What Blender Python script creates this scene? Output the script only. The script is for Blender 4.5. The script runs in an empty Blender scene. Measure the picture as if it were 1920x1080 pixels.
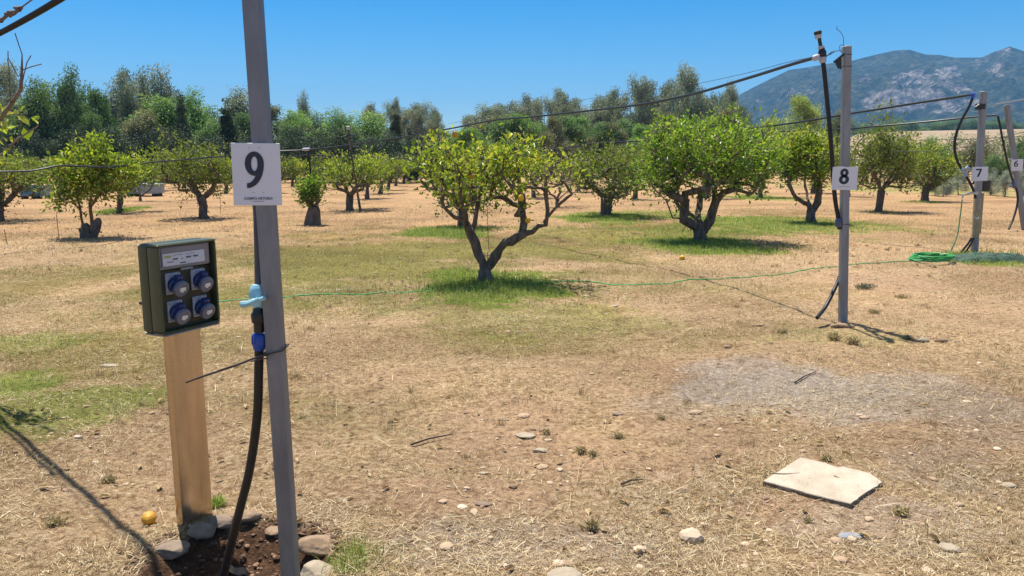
import bpy, math, random
import numpy as np
from mathutils import Vector, Matrix
R = math.radians
S = bpy.context.scene
COL = S.collection

# ------------------------------------------------------------------ camera, world, sun, exposure
F = 1450.0; PITCH = R(9.28); CAMH = 1.55
cam_d = bpy.data.cameras.new("camera"); cam = bpy.data.objects.new("camera", cam_d); COL.objects.link(cam)
cam.location = (0, 0, CAMH); cam.rotation_euler = (math.pi/2 - PITCH, 0, 0)
cam_d.sensor_width = 36; cam_d.lens = 36*F/1920; cam_d.clip_start = .05; cam_d.clip_end = 20000
S.camera = cam
SUNV = Vector((0.17, -0.32, -1.0)).normalized()          # the way the light travels
W = bpy.data.worlds.new("World"); S.world = W; W.use_nodes = True
wn = W.node_tree; bg = wn.nodes["Background"]
sky = wn.nodes.new("ShaderNodeTexSky"); sky.sky_type = 'NISHITA'; sky.sun_disc = False
sky.sun_elevation = R(70); sky.sun_rotation = math.atan2(-.17, .32) % (2*math.pi)
sky.air_density = 1.0; sky.dust_density = 0.0; sky.ozone_density = 5.0
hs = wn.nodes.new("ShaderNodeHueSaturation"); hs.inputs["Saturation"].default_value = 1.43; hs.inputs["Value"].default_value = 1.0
# the low sky is the deep blue of the photograph, the unseen high sky is paled to warm the fill in shadows
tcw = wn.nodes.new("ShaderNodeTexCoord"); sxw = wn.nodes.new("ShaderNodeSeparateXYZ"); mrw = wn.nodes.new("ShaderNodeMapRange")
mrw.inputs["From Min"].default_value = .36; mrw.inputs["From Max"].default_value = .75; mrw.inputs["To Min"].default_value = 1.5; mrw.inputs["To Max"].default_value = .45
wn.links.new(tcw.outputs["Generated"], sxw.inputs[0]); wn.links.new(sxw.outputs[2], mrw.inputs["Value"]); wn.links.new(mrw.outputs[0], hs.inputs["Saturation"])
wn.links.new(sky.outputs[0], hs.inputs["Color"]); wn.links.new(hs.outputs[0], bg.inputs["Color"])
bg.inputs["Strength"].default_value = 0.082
sun_d = bpy.data.lights.new("sun", 'SUN'); sun_d.energy = 4.9; sun_d.angle = R(.53); sun_d.color = (1, .955, .88)
sun = bpy.data.objects.new("sun", sun_d); COL.objects.link(sun)
sun.rotation_euler = (-SUNV).to_track_quat('Z', 'Y').to_euler()
S.view_settings.view_transform = 'Standard'; S.view_settings.look = 'None'
S.view_settings.exposure = 0.71; S.view_settings.gamma = 1
S.cycles.max_bounces = 6; S.cycles.diffuse_bounces = 3; S.cycles.transparent_max_bounces = 4
S.cycles.transmission_bounces = 3; S.cycles.volume_bounces = 0

# ------------------------------------------------------------------ pixel -> place helpers (measuring only)
cp, sp = math.cos(PITCH), math.sin(PITCH)
def ray(px, py):
    v = (540-py)/F
    return ((px-960)/F, cp+v*sp, -sp+v*cp)
def at(px, py, Y):
    d = ray(px, py); t = Y/d[1]
    return Vector((d[0]*t, Y, CAMH+d[2]*t))
def gp(px, py, z=0.0):
    d = ray(px, py); t = (z-CAMH)/d[2]
    return Vector((d[0]*t, d[1]*t, z))

# ------------------------------------------------------------------ noise (numpy)
def _h(ix, iy, s):
    n = (ix.astype(np.int64)*374761393 + iy.astype(np.int64)*668265263 + s*1442695041) & 0x7fffffff
    n = ((n ^ (n >> 13))*1274126177) & 0x7fffffff
    n = (n ^ (n >> 16)) & 0xffff
    return n/65535.0
def vnoise(x, y, s=0):
    x = np.asarray(x, float); y = np.asarray(y, float)
    ix = np.floor(x); iy = np.floor(y); fx = x-ix; fy = y-iy
    fx = fx*fx*(3-2*fx); fy = fy*fy*(3-2*fy)
    a = _h(ix, iy, s); b = _h(ix+1, iy, s); c = _h(ix, iy+1, s); d = _h(ix+1, iy+1, s)
    return (a*(1-fx)+b*fx)*(1-fy)+(c*(1-fx)+d*fx)*fy
def fbm(x, y, s=0, o=4):
    r = 0; a = .5; t = 0
    for k in range(o):
        r = r + a*vnoise(x, y, s+k*17); t += a; a *= .5; x = x*2.03+5.1; y = y*2.03+1.7
    return r/t
def sm(a, b, x):
    t = np.clip((x-a)/(b-a), 0, 1); return t*t*(3-2*t)

PIT = gp(446, 1058); PITR = .35
_s = gp(1545, 900); SLAB = (_s.x, _s.y)
def H(x, y):
    x = np.asarray(x, float); y = np.asarray(y, float)
    r = np.hypot(x, y)
    h = (fbm(x*.9, y*.9, 3)-.5)*.10*sm(1, 5, r) + (fbm(x*4, y*4, 9, 3)-.5)*.035 + (fbm(x*17, y*17, 21, 3)-.5)*.016*sm(25, 8, r)
    h = h*sm(1200, 60, r)
    q = np.hypot((x-PIT.x)/1.15, (y-PIT.y))/PITR
    q = q*(1+.25*(vnoise(x*7, y*7, 5)-.5))
    h = h*sm(.22, .5, np.hypot(x-SLAB[0], y-SLAB[1]))+.004*sm(.5, .22, np.hypot(x-SLAB[0], y-SLAB[1]))
    h = h*sm(.6, 1.6, q) - .12*sm(1.0, .45, q) + .022*sm(.5, 0, abs(q-1.15))
    return h
def onG(p, dz=0.0):
    return Vector((p[0], p[1], float(H(p[0], p[1]))+dz))

# patches: world ellipses measured off the photo
def ell(px, py, rx, ry, w=1.0):
    c = gp(px, py); a = gp(px+rx, py); b1 = gp(px, py-ry); b2 = gp(px, py+ry)
    return (c.x, (b1.y+b2.y)/2, abs(a.x-c.x), abs(b1.y-b2.y)/2, w)
GREEN = [ell(*a) for a in [(915,542,150,42,1.15),(840,437,95,13,.95),(1125,412,95,12,.95),(1330,467,135,20,1.0),(1230,462,70,16,.6),
    (1430,424,190,20,.75),(1700,352,230,16,.7),(1850,338,140,12,.9),(120,770,170,58,.66),(50,642,110,20,.52),(0,725,110,36,.75),
    (225,395,30,7,1.0),(655,1055,50,34,.6),(405,940,14,9,.8),(1832,487,75,13,.9),(640,520,330,70,.42),(830,478,330,34,.42),
    (980,600,330,40,.42),(1220,530,200,30,.3),(1430,371,70,7,.8),(380,640,200,70,.2),(520,760,260,70,.2),(690,800,120,30,.22),
    (1600,640,200,22,.35),(1560,425,140,18,.6),(1100,440,200,22,.45),(1240,405,110,12,.6),(1290,440,120,20,.5),(330,455,320,20,.2)]]
BARE = [ell(*a) for a in [(760,700,160,26,.55),(700,640,140,16,.4),(1250,870,110,26,.7),(1650,532,150,22,1.0),(1500,560,130,22,.7),(880,930,190,36,1.0),(1010,850,170,45,.9),(1340,700,200,45,.7),
    (1560,960,180,40,.8),(960,780,120,25,.8),(330,900,120,40,.5),(1330,830,160,45,.6),(1780,820,170,60,.6),(1870,600,260,45,.5),(1100,700,300,30,.4),(240,970,110,30,.4)]]
ASH = [ell(*a) for a in [(1470,728,220,46,1.15),(1400,700,140,30,.8),(1560,770,160,34,.8),(1720,745,220,56,.8),(1850,790,150,60,.5),(1330,760,160,30,.5),(1050,1020,380,60,.6),(1720,1000,240,70,.55),(1800,880,140,50,.5),(600,960,120,40,.35),(640,760,120,30,.3),(1250,930,200,60,.3)]]
def mask(P, x, y, soft=.55):
    m = np.zeros_like(x)
    wob = (fbm(x*1.1, y*1.1, 33, 5)-.5)*1.0+(fbm(x*6, y*6, 35, 3)-.5)*.5
    for cx, cy, rx, ry, w in P:
        q = np.hypot((x-cx)/rx, (y-cy)/ry)+wob*1.1
        m = np.maximum(m, w*sm(1.25, 1.25-soft*1.3, q))
    return m

# ------------------------------------------------------------------ materials
MATS = {}
def mat(name, col=(.5,.5,.5), rough=.7, metal=0, col2=None, scale=20, bump=0, bscale=None, spec=.5, detail=5, stretch=None, coat=0):
    if name in MATS: return MATS[name]
    m = bpy.data.materials.new(name); m.use_nodes = True; nt = m.node_tree; b = nt.nodes["Principled BSDF"]
    b.inputs["Roughness"].default_value = rough; b.inputs["Metallic"].default_value = metal
    b.inputs["Specular IOR Level"].default_value = spec; b.inputs["Coat Weight"].default_value = coat
    tc = nt.nodes.new("ShaderNodeTexCoord"); src = tc.outputs["Object"]
    if stretch:
        mp = nt.nodes.new("ShaderNodeMapping"); mp.inputs["Scale"].default_value = stretch
        nt.links.new(src, mp.inputs[0]); src = mp.outputs[0]
    n = nt.nodes.new("ShaderNodeTexNoise"); n.inputs["Scale"].default_value = scale; n.inputs["Detail"].default_value = detail; n.inputs["Roughness"].default_value = .65
    nt.links.new(src, n.inputs["Vector"])
    r = nt.nodes.new("ShaderNodeValToRGB"); r.color_ramp.elements[0].position = .35; r.color_ramp.elements[1].position = .65
    c2 = col2 or tuple(c*.82 for c in col)
    r.color_ramp.elements[0].color = (*c2, 1); r.color_ramp.elements[1].color = (*col, 1)
    nt.links.new(n.outputs[0], r.inputs[0]); nt.links.new(r.outputs[0], b.inputs["Base Color"])
    if bump:
        n2 = nt.nodes.new("ShaderNodeTexNoise"); n2.inputs["Scale"].default_value = bscale or scale*2; n2.inputs["Detail"].default_value = 6
        nt.links.new(src, n2.inputs["Vector"])
        bp = nt.nodes.new("ShaderNodeBump"); bp.inputs["Strength"].default_value = bump; bp.inputs["Distance"].default_value = .01
        nt.links.new(n2.outputs[0], bp.inputs["Height"]); nt.links.new(bp.outputs[0], b.inputs["Normal"])
    MATS[name] = m; return m

def leafmat(name, stops, rough=.45, trans=.35, tcol=(1.0,1.25,.35)):
    """leaves: each leaf keeps its own tone (an attribute) picked from real leaf colours"""
    m = bpy.data.materials.new(name); m.use_nodes = True; nt = m.node_tree; b = nt.nodes["Principled BSDF"]; out = nt.nodes["Material Output"]
    a = nt.nodes.new("ShaderNodeAttribute"); a.attribute_name = "tone"
    r = nt.nodes.new("ShaderNodeValToRGB"); e = r.color_ramp.elements
    while len(e) < len(stops): e.new(.5)
    for k, (p, c) in enumerate(stops): e[k].position = p; e[k].color = (*c, 1)
    nt.links.new(a.outputs["Fac"], r.inputs[0]); nt.links.new(r.outputs[0], b.inputs["Base Color"])
    b.inputs["Roughness"].default_value = rough; b.inputs["Specular IOR Level"].default_value = .45
    t = nt.nodes.new("ShaderNodeBsdfTranslucent"); mx = nt.nodes.new("ShaderNodeMixShader"); mx.inputs[0].default_value = trans
    mul = nt.nodes.new("ShaderNodeVectorMath"); mul.operation = 'MULTIPLY'; mul.inputs[1].default_value = tcol
    nt.links.new(r.outputs[0], mul.inputs[0]); nt.links.new(mul.outputs[0], t.inputs[0])
    nt.links.new(b.outputs[0], mx.inputs[1]); nt.links.new(t.outputs[0], mx.inputs[2]); nt.links.new(mx.outputs[0], out.inputs[0])
    return m

galv = mat("galvanised_steel", (.235,.24,.265), .5, .4, (.155,.16,.18), 11, .15, 90, stretch=(1,1,.25))
galv2 = mat("weathered_galvanised_steel", (.31,.315,.335), .6, .3, (.21,.21,.225), 7, .15, 60, stretch=(1,1,.25))
black = mat("black_polyethylene", (.012,.012,.015), .42, 0, (.022,.020,.020), 30, .1, spec=.35)
blackd = mat("black_dusty_rubber", (.035,.03,.028), .6, 0, (.07,.055,.04), 25, .2)
pipem = mat("pipe_faded_black", (.030,.034,.042), .42, 0, (.040,.044,.052), 12, .1, spec=.25)
signw = mat("sign_board_white", (.72,.72,.78), .5, 0, (.68,.68,.74), 3)
signb = mat("sign_print_dark", (.018,.024,.045), .5, 0, (.022,.028,.05), 3)
signg = mat("sign_print_grey", (.16,.17,.21), .6)
bark = mat("lemon_tree_bark", (.21,.155,.12), .9, 0, (.07,.048,.038), 14, 1.0, 26, stretch=(1,1,.35), detail=8)
barky = mat("young_orange_bark", (.26,.13,.055), .8, 0, (.15,.08,.04), 14, .6, 30)
barkp = mat("pale_bark", (.30,.27,.23), .85, 0, (.15,.13,.11), 2, .5, 12)
barkd = mat("dark_bark", (.06,.045,.035), .9, 0, (.03,.024,.02), 3, .5, 12)
twig = mat("dry_grey_twig", (.22,.18,.14), .85, 0, (.12,.09,.07), 20)
lemonm = mat("lemon_peel", (.80,.50,.03), .4, 0, (.72,.36,.02), 25, .3, 120)
lemono = mat("overripe_lemon_peel", (.70,.36,.03), .5, 0, (.5,.22,.02), 18, .4, 90)

# ------------------------------------------------------------------ object helpers
def tag(o, label=None, cat=None, group=None, kind=None):
    if label: o['label'] = label
    if cat: o['category'] = cat
    if group: o['group'] = group
    if kind: o['kind'] = kind
    return o
def empty(name, loc, label, cat, group=None):
    o = bpy.data.objects.new(name, None); COL.objects.link(o); o.location = loc; o.empty_display_size = .1
    return tag(o, label, cat, group)
def fast(name, V, F, m, parent=None, loc=None, smooth=False, attrs=None):
    """V (n,3), F (m,k) int or list of such; world coordinates unless the caller says otherwise"""
    me = bpy.data.meshes.new(name); V = np.asarray(V, np.float32)
    if not isinstance(F, list): F = [F]
    F = [np.asarray(f, np.int32) for f in F if len(f)]
    tot = np.concatenate([np.full(len(f), f.shape[1], np.int32) for f in F]); idx = np.concatenate([f.ravel() for f in F])
    me.vertices.add(len(V)); me.vertices.foreach_set("co", V.ravel())
    me.loops.add(len(idx)); me.loops.foreach_set("vertex_index", idx)
    me.polygons.add(len(tot)); st = np.concatenate([[0], np.cumsum(tot)[:-1]]).astype(np.int32)
    me.polygons.foreach_set("loop_start", st); me.polygons.foreach_set("loop_total", tot)
    me.polygons.foreach_set("use_smooth", np.full(len(tot), smooth))
    for k, v in (attrs or {}).items():
        a = me.attributes.new(k, 'FLOAT', 'POINT'); a.data.foreach_set("value", np.asarray(v, np.float32))
    me.update(calc_edges=True); me.validate()
    if m: me.materials.append(m)
    o = bpy.data.objects.new(name, me); COL.objects.link(o)
    if parent: o.parent = parent
    if loc is not None: o.location = loc
    return o

class MB:
    def __init__(s): s.v = []; s.f = []
    def add(s, vs, fs):
        n = len(s.v); s.v += [Vector(v) for v in vs]; s.f += [tuple(i+n for i in f) for f in fs]; return s
    def box(s, c, d, M=None, bev=0.0):
        x, y, z = d[0]/2, d[1]/2, d[2]/2
        if bev:
            b = min(bev, x*.9, y*.9, z*.9); rings = []
            for zz, ins in ((-z, b), (-z+b, 0), (z-b, 0), (z, b)):
                X, Y = x-ins, y-ins; r = []
                for sx, sy in ((1,1),(-1,1),(-1,-1),(1,-1)):
                    k = b if not ins else b*.4
                    pr = [(sx*X, sy*(Y-k), zz), (sx*(X-k*.3), sy*(Y-k*.3), zz), (sx*(X-k), sy*Y, zz)]
                    r += pr if sx*sy > 0 else pr[::-1]
                rings.append(r)
            vs = [p for r in rings for p in r]; n = 12; fs = []
            for k in range(3):
                for i in range(n): fs.append((k*n+i, k*n+(i+1) % n, (k+1)*n+(i+1) % n, (k+1)*n+i))
            fs.append(tuple(range(n))[::-1]); fs.append(tuple(range(3*n, 4*n)))
        else:
            vs = [(a*x, b*y, e*z) for e in (-1,1) for a, b in ((-1,-1),(1,-1),(1,1),(-1,1))]
            fs = [(3,2,1,0),(4,5,6,7),(0,1,5,4),(1,2,6,5),(2,3,7,6),(3,0,4,7)]
        c = Vector(c)
        return s.add([(M @ (c+Vector(v)) if M else c+Vector(v)) for v in vs], fs)
    def tube(s, pts, r, n=8, M=None, cap=True, sq=False):
        pts = [Vector(p) for p in pts]; m = len(pts)
        rr = r if isinstance(r, (list, tuple)) else [r]*m
        vs = []; up = None
        for i, p in enumerate(pts):
            t = (pts[min(i+1, m-1)]-pts[max(i-1, 0)]).normalized()
            if up is None:
                a = Vector((0,0,1)) if abs(t.z) < .9 else Vector((0,1,0)); up = (a-t*a.dot(t)).normalized()
            else: up = (up-t*up.dot(t)).normalized()
            sd = t.cross(up)
            for k in range(n):
                an = 2*math.pi*(k+.5)/n
                vs.append(p+(sd*math.cos(an)+up*math.sin(an))*rr[i])
        fs = [(i*n+k, i*n+(k+1) % n, (i+1)*n+(k+1) % n, (i+1)*n+k) for i in range(m-1) for k in range(n)]
        if cap: fs += [tuple(range(n))[::-1], tuple(range((m-1)*n, m*n))]
        return s.add([M @ v for v in vs] if M else vs, fs)
    def lathe(s, prof, M=None, n=16):
        vs = [(r*math.cos(2*math.pi*k/n), r*math.sin(2*math.pi*k/n), z) for r, z in prof for k in range(n)]
        m = len(prof)
        fs = [(i*n+k, i*n+(k+1) % n, (i+1)*n+(k+1) % n, (i+1)*n+k) for i in range(m-1) for k in range(n)]
        fs += [tuple(range(n))[::-1], tuple(range((m-1)*n, m*n))]
        return s.add([M @ Vector(v) for v in vs] if M else vs, fs)
    def build(s, name, m, parent=None, origin=None, smooth=True, angle=40):
        base = Vector((0,0,0))
        o_ = parent
        while o_ is not None: base += o_.location; o_ = o_.parent
        if origin is not None: base = base+Vector(origin) if parent is None else base
        me = bpy.data.meshes.new(name); me.from_pydata([v-base for v in s.v], [], s.f); me.update()
        if m: me.materials.append(m)
        if smooth:
            me.polygons.foreach_set("use_smooth", [True]*len(me.polygons)); me.set_sharp_from_angle(angle=R(angle))
        o = bpy.data.objects.new(name, me); COL.objects.link(o)
        if parent: o.parent = parent
        elif origin is not None: o.location = origin
        return o
def curve(pts, n=8):
    """Catmull-Rom through the points"""
    P = [Vector(p) for p in pts]; P = [P[0]*2-P[1]]+P+[P[-1]*2-P[-2]]; out = []
    for i in range(1, len(P)-2):
        for k in range(n):
            t = k/n; a, b, c, d = P[i-1], P[i], P[i+1], P[i+2]
            out.append(.5*((2*b)+(c-a)*t+(2*a-5*b+4*c-d)*t*t+(3*b-a-3*c+d)*t**3))
    return out+[P[-2]]
def text(name, s, size, M, m, parent, bold=.0, sx=1.0, thick=.0008):
    cu = bpy.data.curves.new(name, 'FONT'); cu.body = s; cu.size = size; cu.offset = bold; cu.extrude = thick; cu.align_x = 'CENTER'; cu.align_y = 'CENTER'
    tmp = bpy.data.objects.new("tmp", cu); COL.objects.link(tmp); bpy.context.view_layer.update()
    me = bpy.data.meshes.new_from_object(tmp.evaluated_get(bpy.context.evaluated_depsgraph_get()))
    bpy.data.objects.remove(tmp); bpy.data.curves.remove(cu)
    base = Vector((0,0,0)); o_ = parent
    while o_ is not None: base += o_.location; o_ = o_.parent
    for v in me.vertices:
        c = v.co.copy(); c.x *= sx; v.co = M @ c - base
    me.materials.clear(); me.materials.append(m); me.name = name
    o = bpy.data.objects.new(name, me); COL.objects.link(o); o.parent = parent
    return o
def frame(o, x, y, z):
    """matrix from three axes and an origin"""
    x, y, z = Vector(x).normalized(), Vector(y).normalized(), Vector(z).normalized()
    return Matrix(((x.x,y.x,z.x,o[0]),(x.y,y.y,z.y,o[1]),(x.z,y.z,z.z,o[2]),(0,0,0,1)))

# ------------------------------------------------------------------ ground
def axis(lo, hi, fine0, fine1, st, grow):
    c = list(np.arange(fine0, fine1, st)); s = st; x = c[-1]
    while x < hi: s *= grow; x += s; c.append(min(x, hi))
    s = st; x = c[0]; L = []
    while x > lo: s *= grow; x -= s; L.append(max(x, lo))
    return np.array(L[::-1]+c)
xs = axis(-3300, 3300, -5, 6, .03, 1.035); ys = axis(-3300, 3300, 1.8, 8.5, .03, 1.03)
GX, GY = np.meshgrid(xs, ys); gx, gy = GX.ravel(), GY.ravel()
gz = H(gx, gy); nx, ny = len(xs), len(ys)
ii = np.arange(nx*ny).reshape(ny, nx)
gf = np.stack([ii[:-1,:-1].ravel(), ii[:-1,1:].ravel(), ii[1:,1:].ravel(), ii[1:,:-1].ravel()], 1)
rr_ = np.hypot(gx, gy)
g_green = mask(GREEN, gx, gy)*sm(80, 40, rr_); g_bare = mask(BARE, gx, gy); g_ash = mask(ASH, gx, gy)
g_pit = sm(1.15, .8, np.hypot((gx-PIT.x)/1.15, gy-PIT.y)/PITR*(1+.25*(vnoise(gx*7, gy*7, 5)-.5)))
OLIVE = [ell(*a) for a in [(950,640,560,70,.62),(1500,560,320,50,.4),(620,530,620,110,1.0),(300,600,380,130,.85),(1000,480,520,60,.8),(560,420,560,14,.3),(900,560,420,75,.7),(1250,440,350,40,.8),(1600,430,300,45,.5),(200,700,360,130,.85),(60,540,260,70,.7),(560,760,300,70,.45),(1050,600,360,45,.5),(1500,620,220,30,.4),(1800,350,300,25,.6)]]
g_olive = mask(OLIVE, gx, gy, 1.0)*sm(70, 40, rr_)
def ground_mat():
    m = bpy.data.materials.new("dry_orchard_ground"); m.use_nodes = True; nt = m.node_tree; b = nt.nodes["Principled BSDF"]; L = nt.links.new
    b.inputs["Roughness"].default_value = .95; b.inputs["Specular IOR Level"].default_value = .15
    tc = nt.nodes.new("ShaderNodeTexCoord")
    def noise(sc, det=6, ro=.65, dist=0):
        n = nt.nodes.new("ShaderNodeTexNoise"); n.inputs["Scale"].default_value = sc; n.inputs["Detail"].default_value = det
        n.inputs["Roughness"].default_value = ro; n.inputs["Distortion"].default_value = dist
        L(tc.outputs["Object"], n.inputs["Vector"]); return n.outputs[0]
    def ramp(src, stops):
        r = nt.nodes.new("ShaderNodeValToRGB"); e = r.color_ramp.elements
        while len(e) < len(stops): e.new(.5)
        for k, (p, c) in enumerate(stops): e[k].position = p; e[k].color = (*c, 1)
        L(src, r.inputs[0]); return r.outputs[0]
    def mix(f, a, c2, kind='MIX'):
        x = nt.nodes.new("ShaderNodeMix"); x.data_type = 'RGBA'; x.blend_type = kind
        if isinstance(f, float): x.inputs[0].default_value = f
        else: L(f, x.inputs[0])
        L(a, x.inputs[6]); L(c2, x.inputs[7]); return x.outputs[2]
    def attr(n):
        a = nt.nodes.new("ShaderNodeAttribute"); a.attribute_name = n; return a.outputs["Fac"]
    def math_(op, a, c2, clamp=True):
        x = nt.nodes.new("ShaderNodeMath"); x.operation = op; x.use_clamp = clamp
        for k, s in enumerate((a, c2)):
            if isinstance(s, (int, float)): x.inputs[k].default_value = s
            else: L(s, x.inputs[k])
        return x.outputs[0]
    n_big, n_mid, n_f, n_ff = noise(.55, 5), noise(3.2, 6), noise(28, 8, .75), noise(110, 6, .8)
    straw = ramp(n_f, [(.34,(.15,.09,.045)),(.45,(.34,.225,.115)),(.55,(.50,.37,.225)),(.67,(.68,.54,.345))])
    soil = ramp(n_f, [(.34,(.19,.105,.062)),(.48,(.42,.28,.17)),(.66,(.60,.43,.275))])
    grass = ramp(n_f, [(.34,(.08,.10,.02)),(.5,(.23,.28,.055)),(.66,(.44,.46,.13))])
    ash = ramp(n_f, [(.34,(.22,.185,.155)),(.5,(.41,.36,.315)),(.68,(.60,.55,.49))])
    pit = ramp(n_f, [(.3,(.05,.024,.013)),(.55,(.14,.075,.042)),(.75,(.26,.15,.09))])
    sm_ = ramp(math_('ADD', math_('MULTIPLY', n_big, .5), math_('MULTIPLY', n_mid, .5)), [(.45,(0,0,0)),(.60,(1,1,1))])
    base = mix(sm_, straw, soil)
    bare_f = ramp(math_('ADD', attr("bare"), math_('MULTIPLY', math_('SUBTRACT', n_mid, .5, False), 1.6, False)), [(.25,(0,0,0)),(.75,(1,1,1))])
    base = mix(bare_f, base, soil)
    ash_f = ramp(math_('ADD', attr("ash"), math_('MULTIPLY', math_('SUBTRACT', n_f, .5, False), 1.8, False)), [(.25,(0,0,0)),(1.0,(.78,.78,.78))])
    base = mix(ash_f, base, ash)
    g_f = ramp(math_('ADD', attr("green"), math_('MULTIPLY', math_('SUBTRACT', n_f, .5, False), 1.5, False)), [(.22,(0,0,0)),(.85,(1,1,1))])
    base = mix(g_f, base, grass)
    lowv = ramp(noise(.35, 4, .6), [(.38,(.70,.64,.57)),(.5,(.96,.93,.89)),(.62,(1.14,1.08,.99))])
    base = mix(.85, base, lowv, 'MULTIPLY')
    clod = ramp(noise(9, 5, .7), [(.34,(.68,.64,.60)),(.48,(1,1,1)),(.66,(1.14,1.12,1.1))])
    base = mix(.8, base, clod, 'MULTIPLY')
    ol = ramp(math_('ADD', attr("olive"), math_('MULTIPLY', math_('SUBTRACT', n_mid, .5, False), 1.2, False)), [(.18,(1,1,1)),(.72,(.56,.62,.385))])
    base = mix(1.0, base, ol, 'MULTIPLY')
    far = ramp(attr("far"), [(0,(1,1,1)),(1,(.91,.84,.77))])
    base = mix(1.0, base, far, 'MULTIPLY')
    base = mix(attr("pit"), base, pit)
    spk = ramp(n_ff, [(.34,(.26,.24,.22)),(.47,(1,1,1)),(.64,(1.42,1.38,1.3))])
    base = mix(.8, base, spk, 'MULTIPLY')
    L(base, b.inputs["Base Color"])
    hgt = math_('ADD', math_('MULTIPLY', n_f, .7, False), math_('MULTIPLY', n_ff, .3, False), False)
    bp = nt.nodes.new("ShaderNodeBump"); bp.inputs["Strength"].default_value = 1.0; bp.inputs["Distance"].default_value = .045
    L(hgt, bp.inputs["Height"]); L(bp.outputs[0], b.inputs["Normal"])
    return m
gm = ground_mat()
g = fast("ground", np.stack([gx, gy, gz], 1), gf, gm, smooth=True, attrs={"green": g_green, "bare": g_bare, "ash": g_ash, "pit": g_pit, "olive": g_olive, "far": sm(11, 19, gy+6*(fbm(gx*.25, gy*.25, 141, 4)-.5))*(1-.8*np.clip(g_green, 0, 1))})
tag(g, kind="structure")

# ------------------------------------------------------------------ far relief: field slope and mountains
def strip_hill(name, prof, r0, r1, m, nv=40, rough=0.0, seed=0, foot=-2, power=1.4, nu=400, attrs_fn=None, back=.5):
    """a real hill: ridge heights taken along bearings, the near slope falling to the plain, the far slope behind it"""
    pr = sorted(prof); az = np.array([math.atan2(ray(p[0], p[1])[0], ray(p[0], p[1])[1]) for p in pr])
    el = np.array([ray(p[0], p[1])[2]/math.hypot(ray(p[0], p[1])[0], ray(p[0], p[1])[1]) for p in pr])
    U = np.linspace(az[0], az[-1], nu); E = np.interp(U, az, el)
    V = np.concatenate([np.linspace(0, 1, nv), 1+np.linspace(0, 1, nv//4)[1:]*back])
    UU, VV = np.meshgrid(U, V); EE = np.interp(UU, az, el)
    D = r0+(r1-r0)*VV; top = np.maximum(EE*r1+CAMH, 0)
    shape = np.where(VV <= 1, np.clip(VV, 0, 1)**power, np.clip(1-((VV-1)/back)**1.5*1.0, 0, 1))
    X, Y = np.sin(UU)*D, np.cos(UU)*D
    n = 0
    if rough:
        k = 1/(r1*.09)
        n1 = 1-np.abs(2*fbm(X*k, Y*k*.6, seed, 5)-1); n2 = 1-np.abs(2*fbm(X*k*3.3, Y*k*2, seed+50, 5)-1)
        n = (n1-.75)*1.0+(n2-.75)*.35
    Z = top*shape + rough*top*n*(np.sin(np.clip(VV, 0, 1)*math.pi)**.8*1.0+.04*(VV > .9))
    Z = np.where(VV == 0, foot, Z); Z[-1, :] = foot
    # keep the skyline: nothing of the near slope may rise over the ridge line measured
    lim = (EE*D)*np.where(VV < 1, .97, 1)+CAMH
    Z = np.where(VV <= 1, np.minimum(Z, np.maximum(lim, foot)), Z)
    nv2, nu2 = X.shape; ii = np.arange(nu2*nv2).reshape(nv2, nu2)
    f = np.stack([ii[:-1,:-1].ravel(), ii[:-1,1:].ravel(), ii[1:,1:].ravel(), ii[1:,:-1].ravel()], 1)
    return fast(name, np.stack([X.ravel(), Y.ravel(), Z.ravel()], 1), f, m, smooth=True,
                attrs=attrs_fn(UU.ravel(), D.ravel(), X.ravel(), Y.ravel(), Z.ravel()) if attrs_fn else None)
def mountain_mat():
    m = bpy.data.materials.new("mountain_scrub_and_granite"); m.use_nodes = True; nt = m.node_tree; b = nt.nodes["Principled BSDF"]; L = nt.links.new
    b.inputs["Roughness"].default_value = 1; b.inputs["Specular IOR Level"].default_value = 0
    tc = nt.nodes.new("ShaderNodeTexCoord")
    def noise(sc, det=8, ro=.7):
        n = nt.nodes.new("ShaderNodeTexNoise"); n.inputs["Scale"].default_value = sc; n.inputs["Detail"].default_value = det; n.inputs["Roughness"].default_value = ro
        L(tc.outputs["Object"], n.inputs["Vector"]); return n.outputs[0]
    def ramp(src, stops):
        r = nt.nodes.new("ShaderNodeValToRGB"); e = r.color_ramp.elements
        while len(e) < len(stops): e.new(.5)
        for k, (p, c) in enumerate(stops): e[k].position = p; e[k].color = (*c, 1)
        L(src, r.inputs[0]); return r.outputs[0]
    scrub = ramp(noise(.05), [(.35,(.025,.034,.018)),(.52,(.075,.085,.045)),(.66,(.17,.16,.10))])
    rock = ramp(noise(.045, 10, .8), [(.38,(.06,.05,.045)),(.49,(.22,.185,.16)),(.6,(.52,.45,.39))])
    a = nt.nodes.new("ShaderNodeAttribute"); a.attribute_name = "rock"
    ad = nt.nodes.new("ShaderNodeMath"); ad.operation = 'MULTIPLY_ADD'; L(noise(.022, 9, .78), ad.inputs[0]); ad.inputs[1].default_value = 3.6; 
    sb = nt.nodes.new("ShaderNodeMath"); sb.operation = 'SUBTRACT'; L(a.outputs["Fac"], sb.inputs[0]); sb.inputs[1].default_value = 1.8; L(sb.outputs[0], ad.inputs[2])
    f = ramp(ad.outputs[0], [(.50,(0,0,0)),(.58,(1,1,1))])
    x = nt.nodes.new("ShaderNodeMix"); x.data_type = 'RGBA'; L(f, x.inputs[0]); L(scrub, x.inputs[6]); L(rock, x.inputs[7]); L(x.outputs[2], b.inputs["Base Color"])
    bp = nt.nodes.new("ShaderNodeBump"); bp.inputs["Strength"].default_value = 1; bp.inputs["Distance"].default_value = 30
    L(noise(.035, 8, .7), bp.inputs["Height"]); L(bp.outputs[0], b.inputs["Normal"])
    return m
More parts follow.
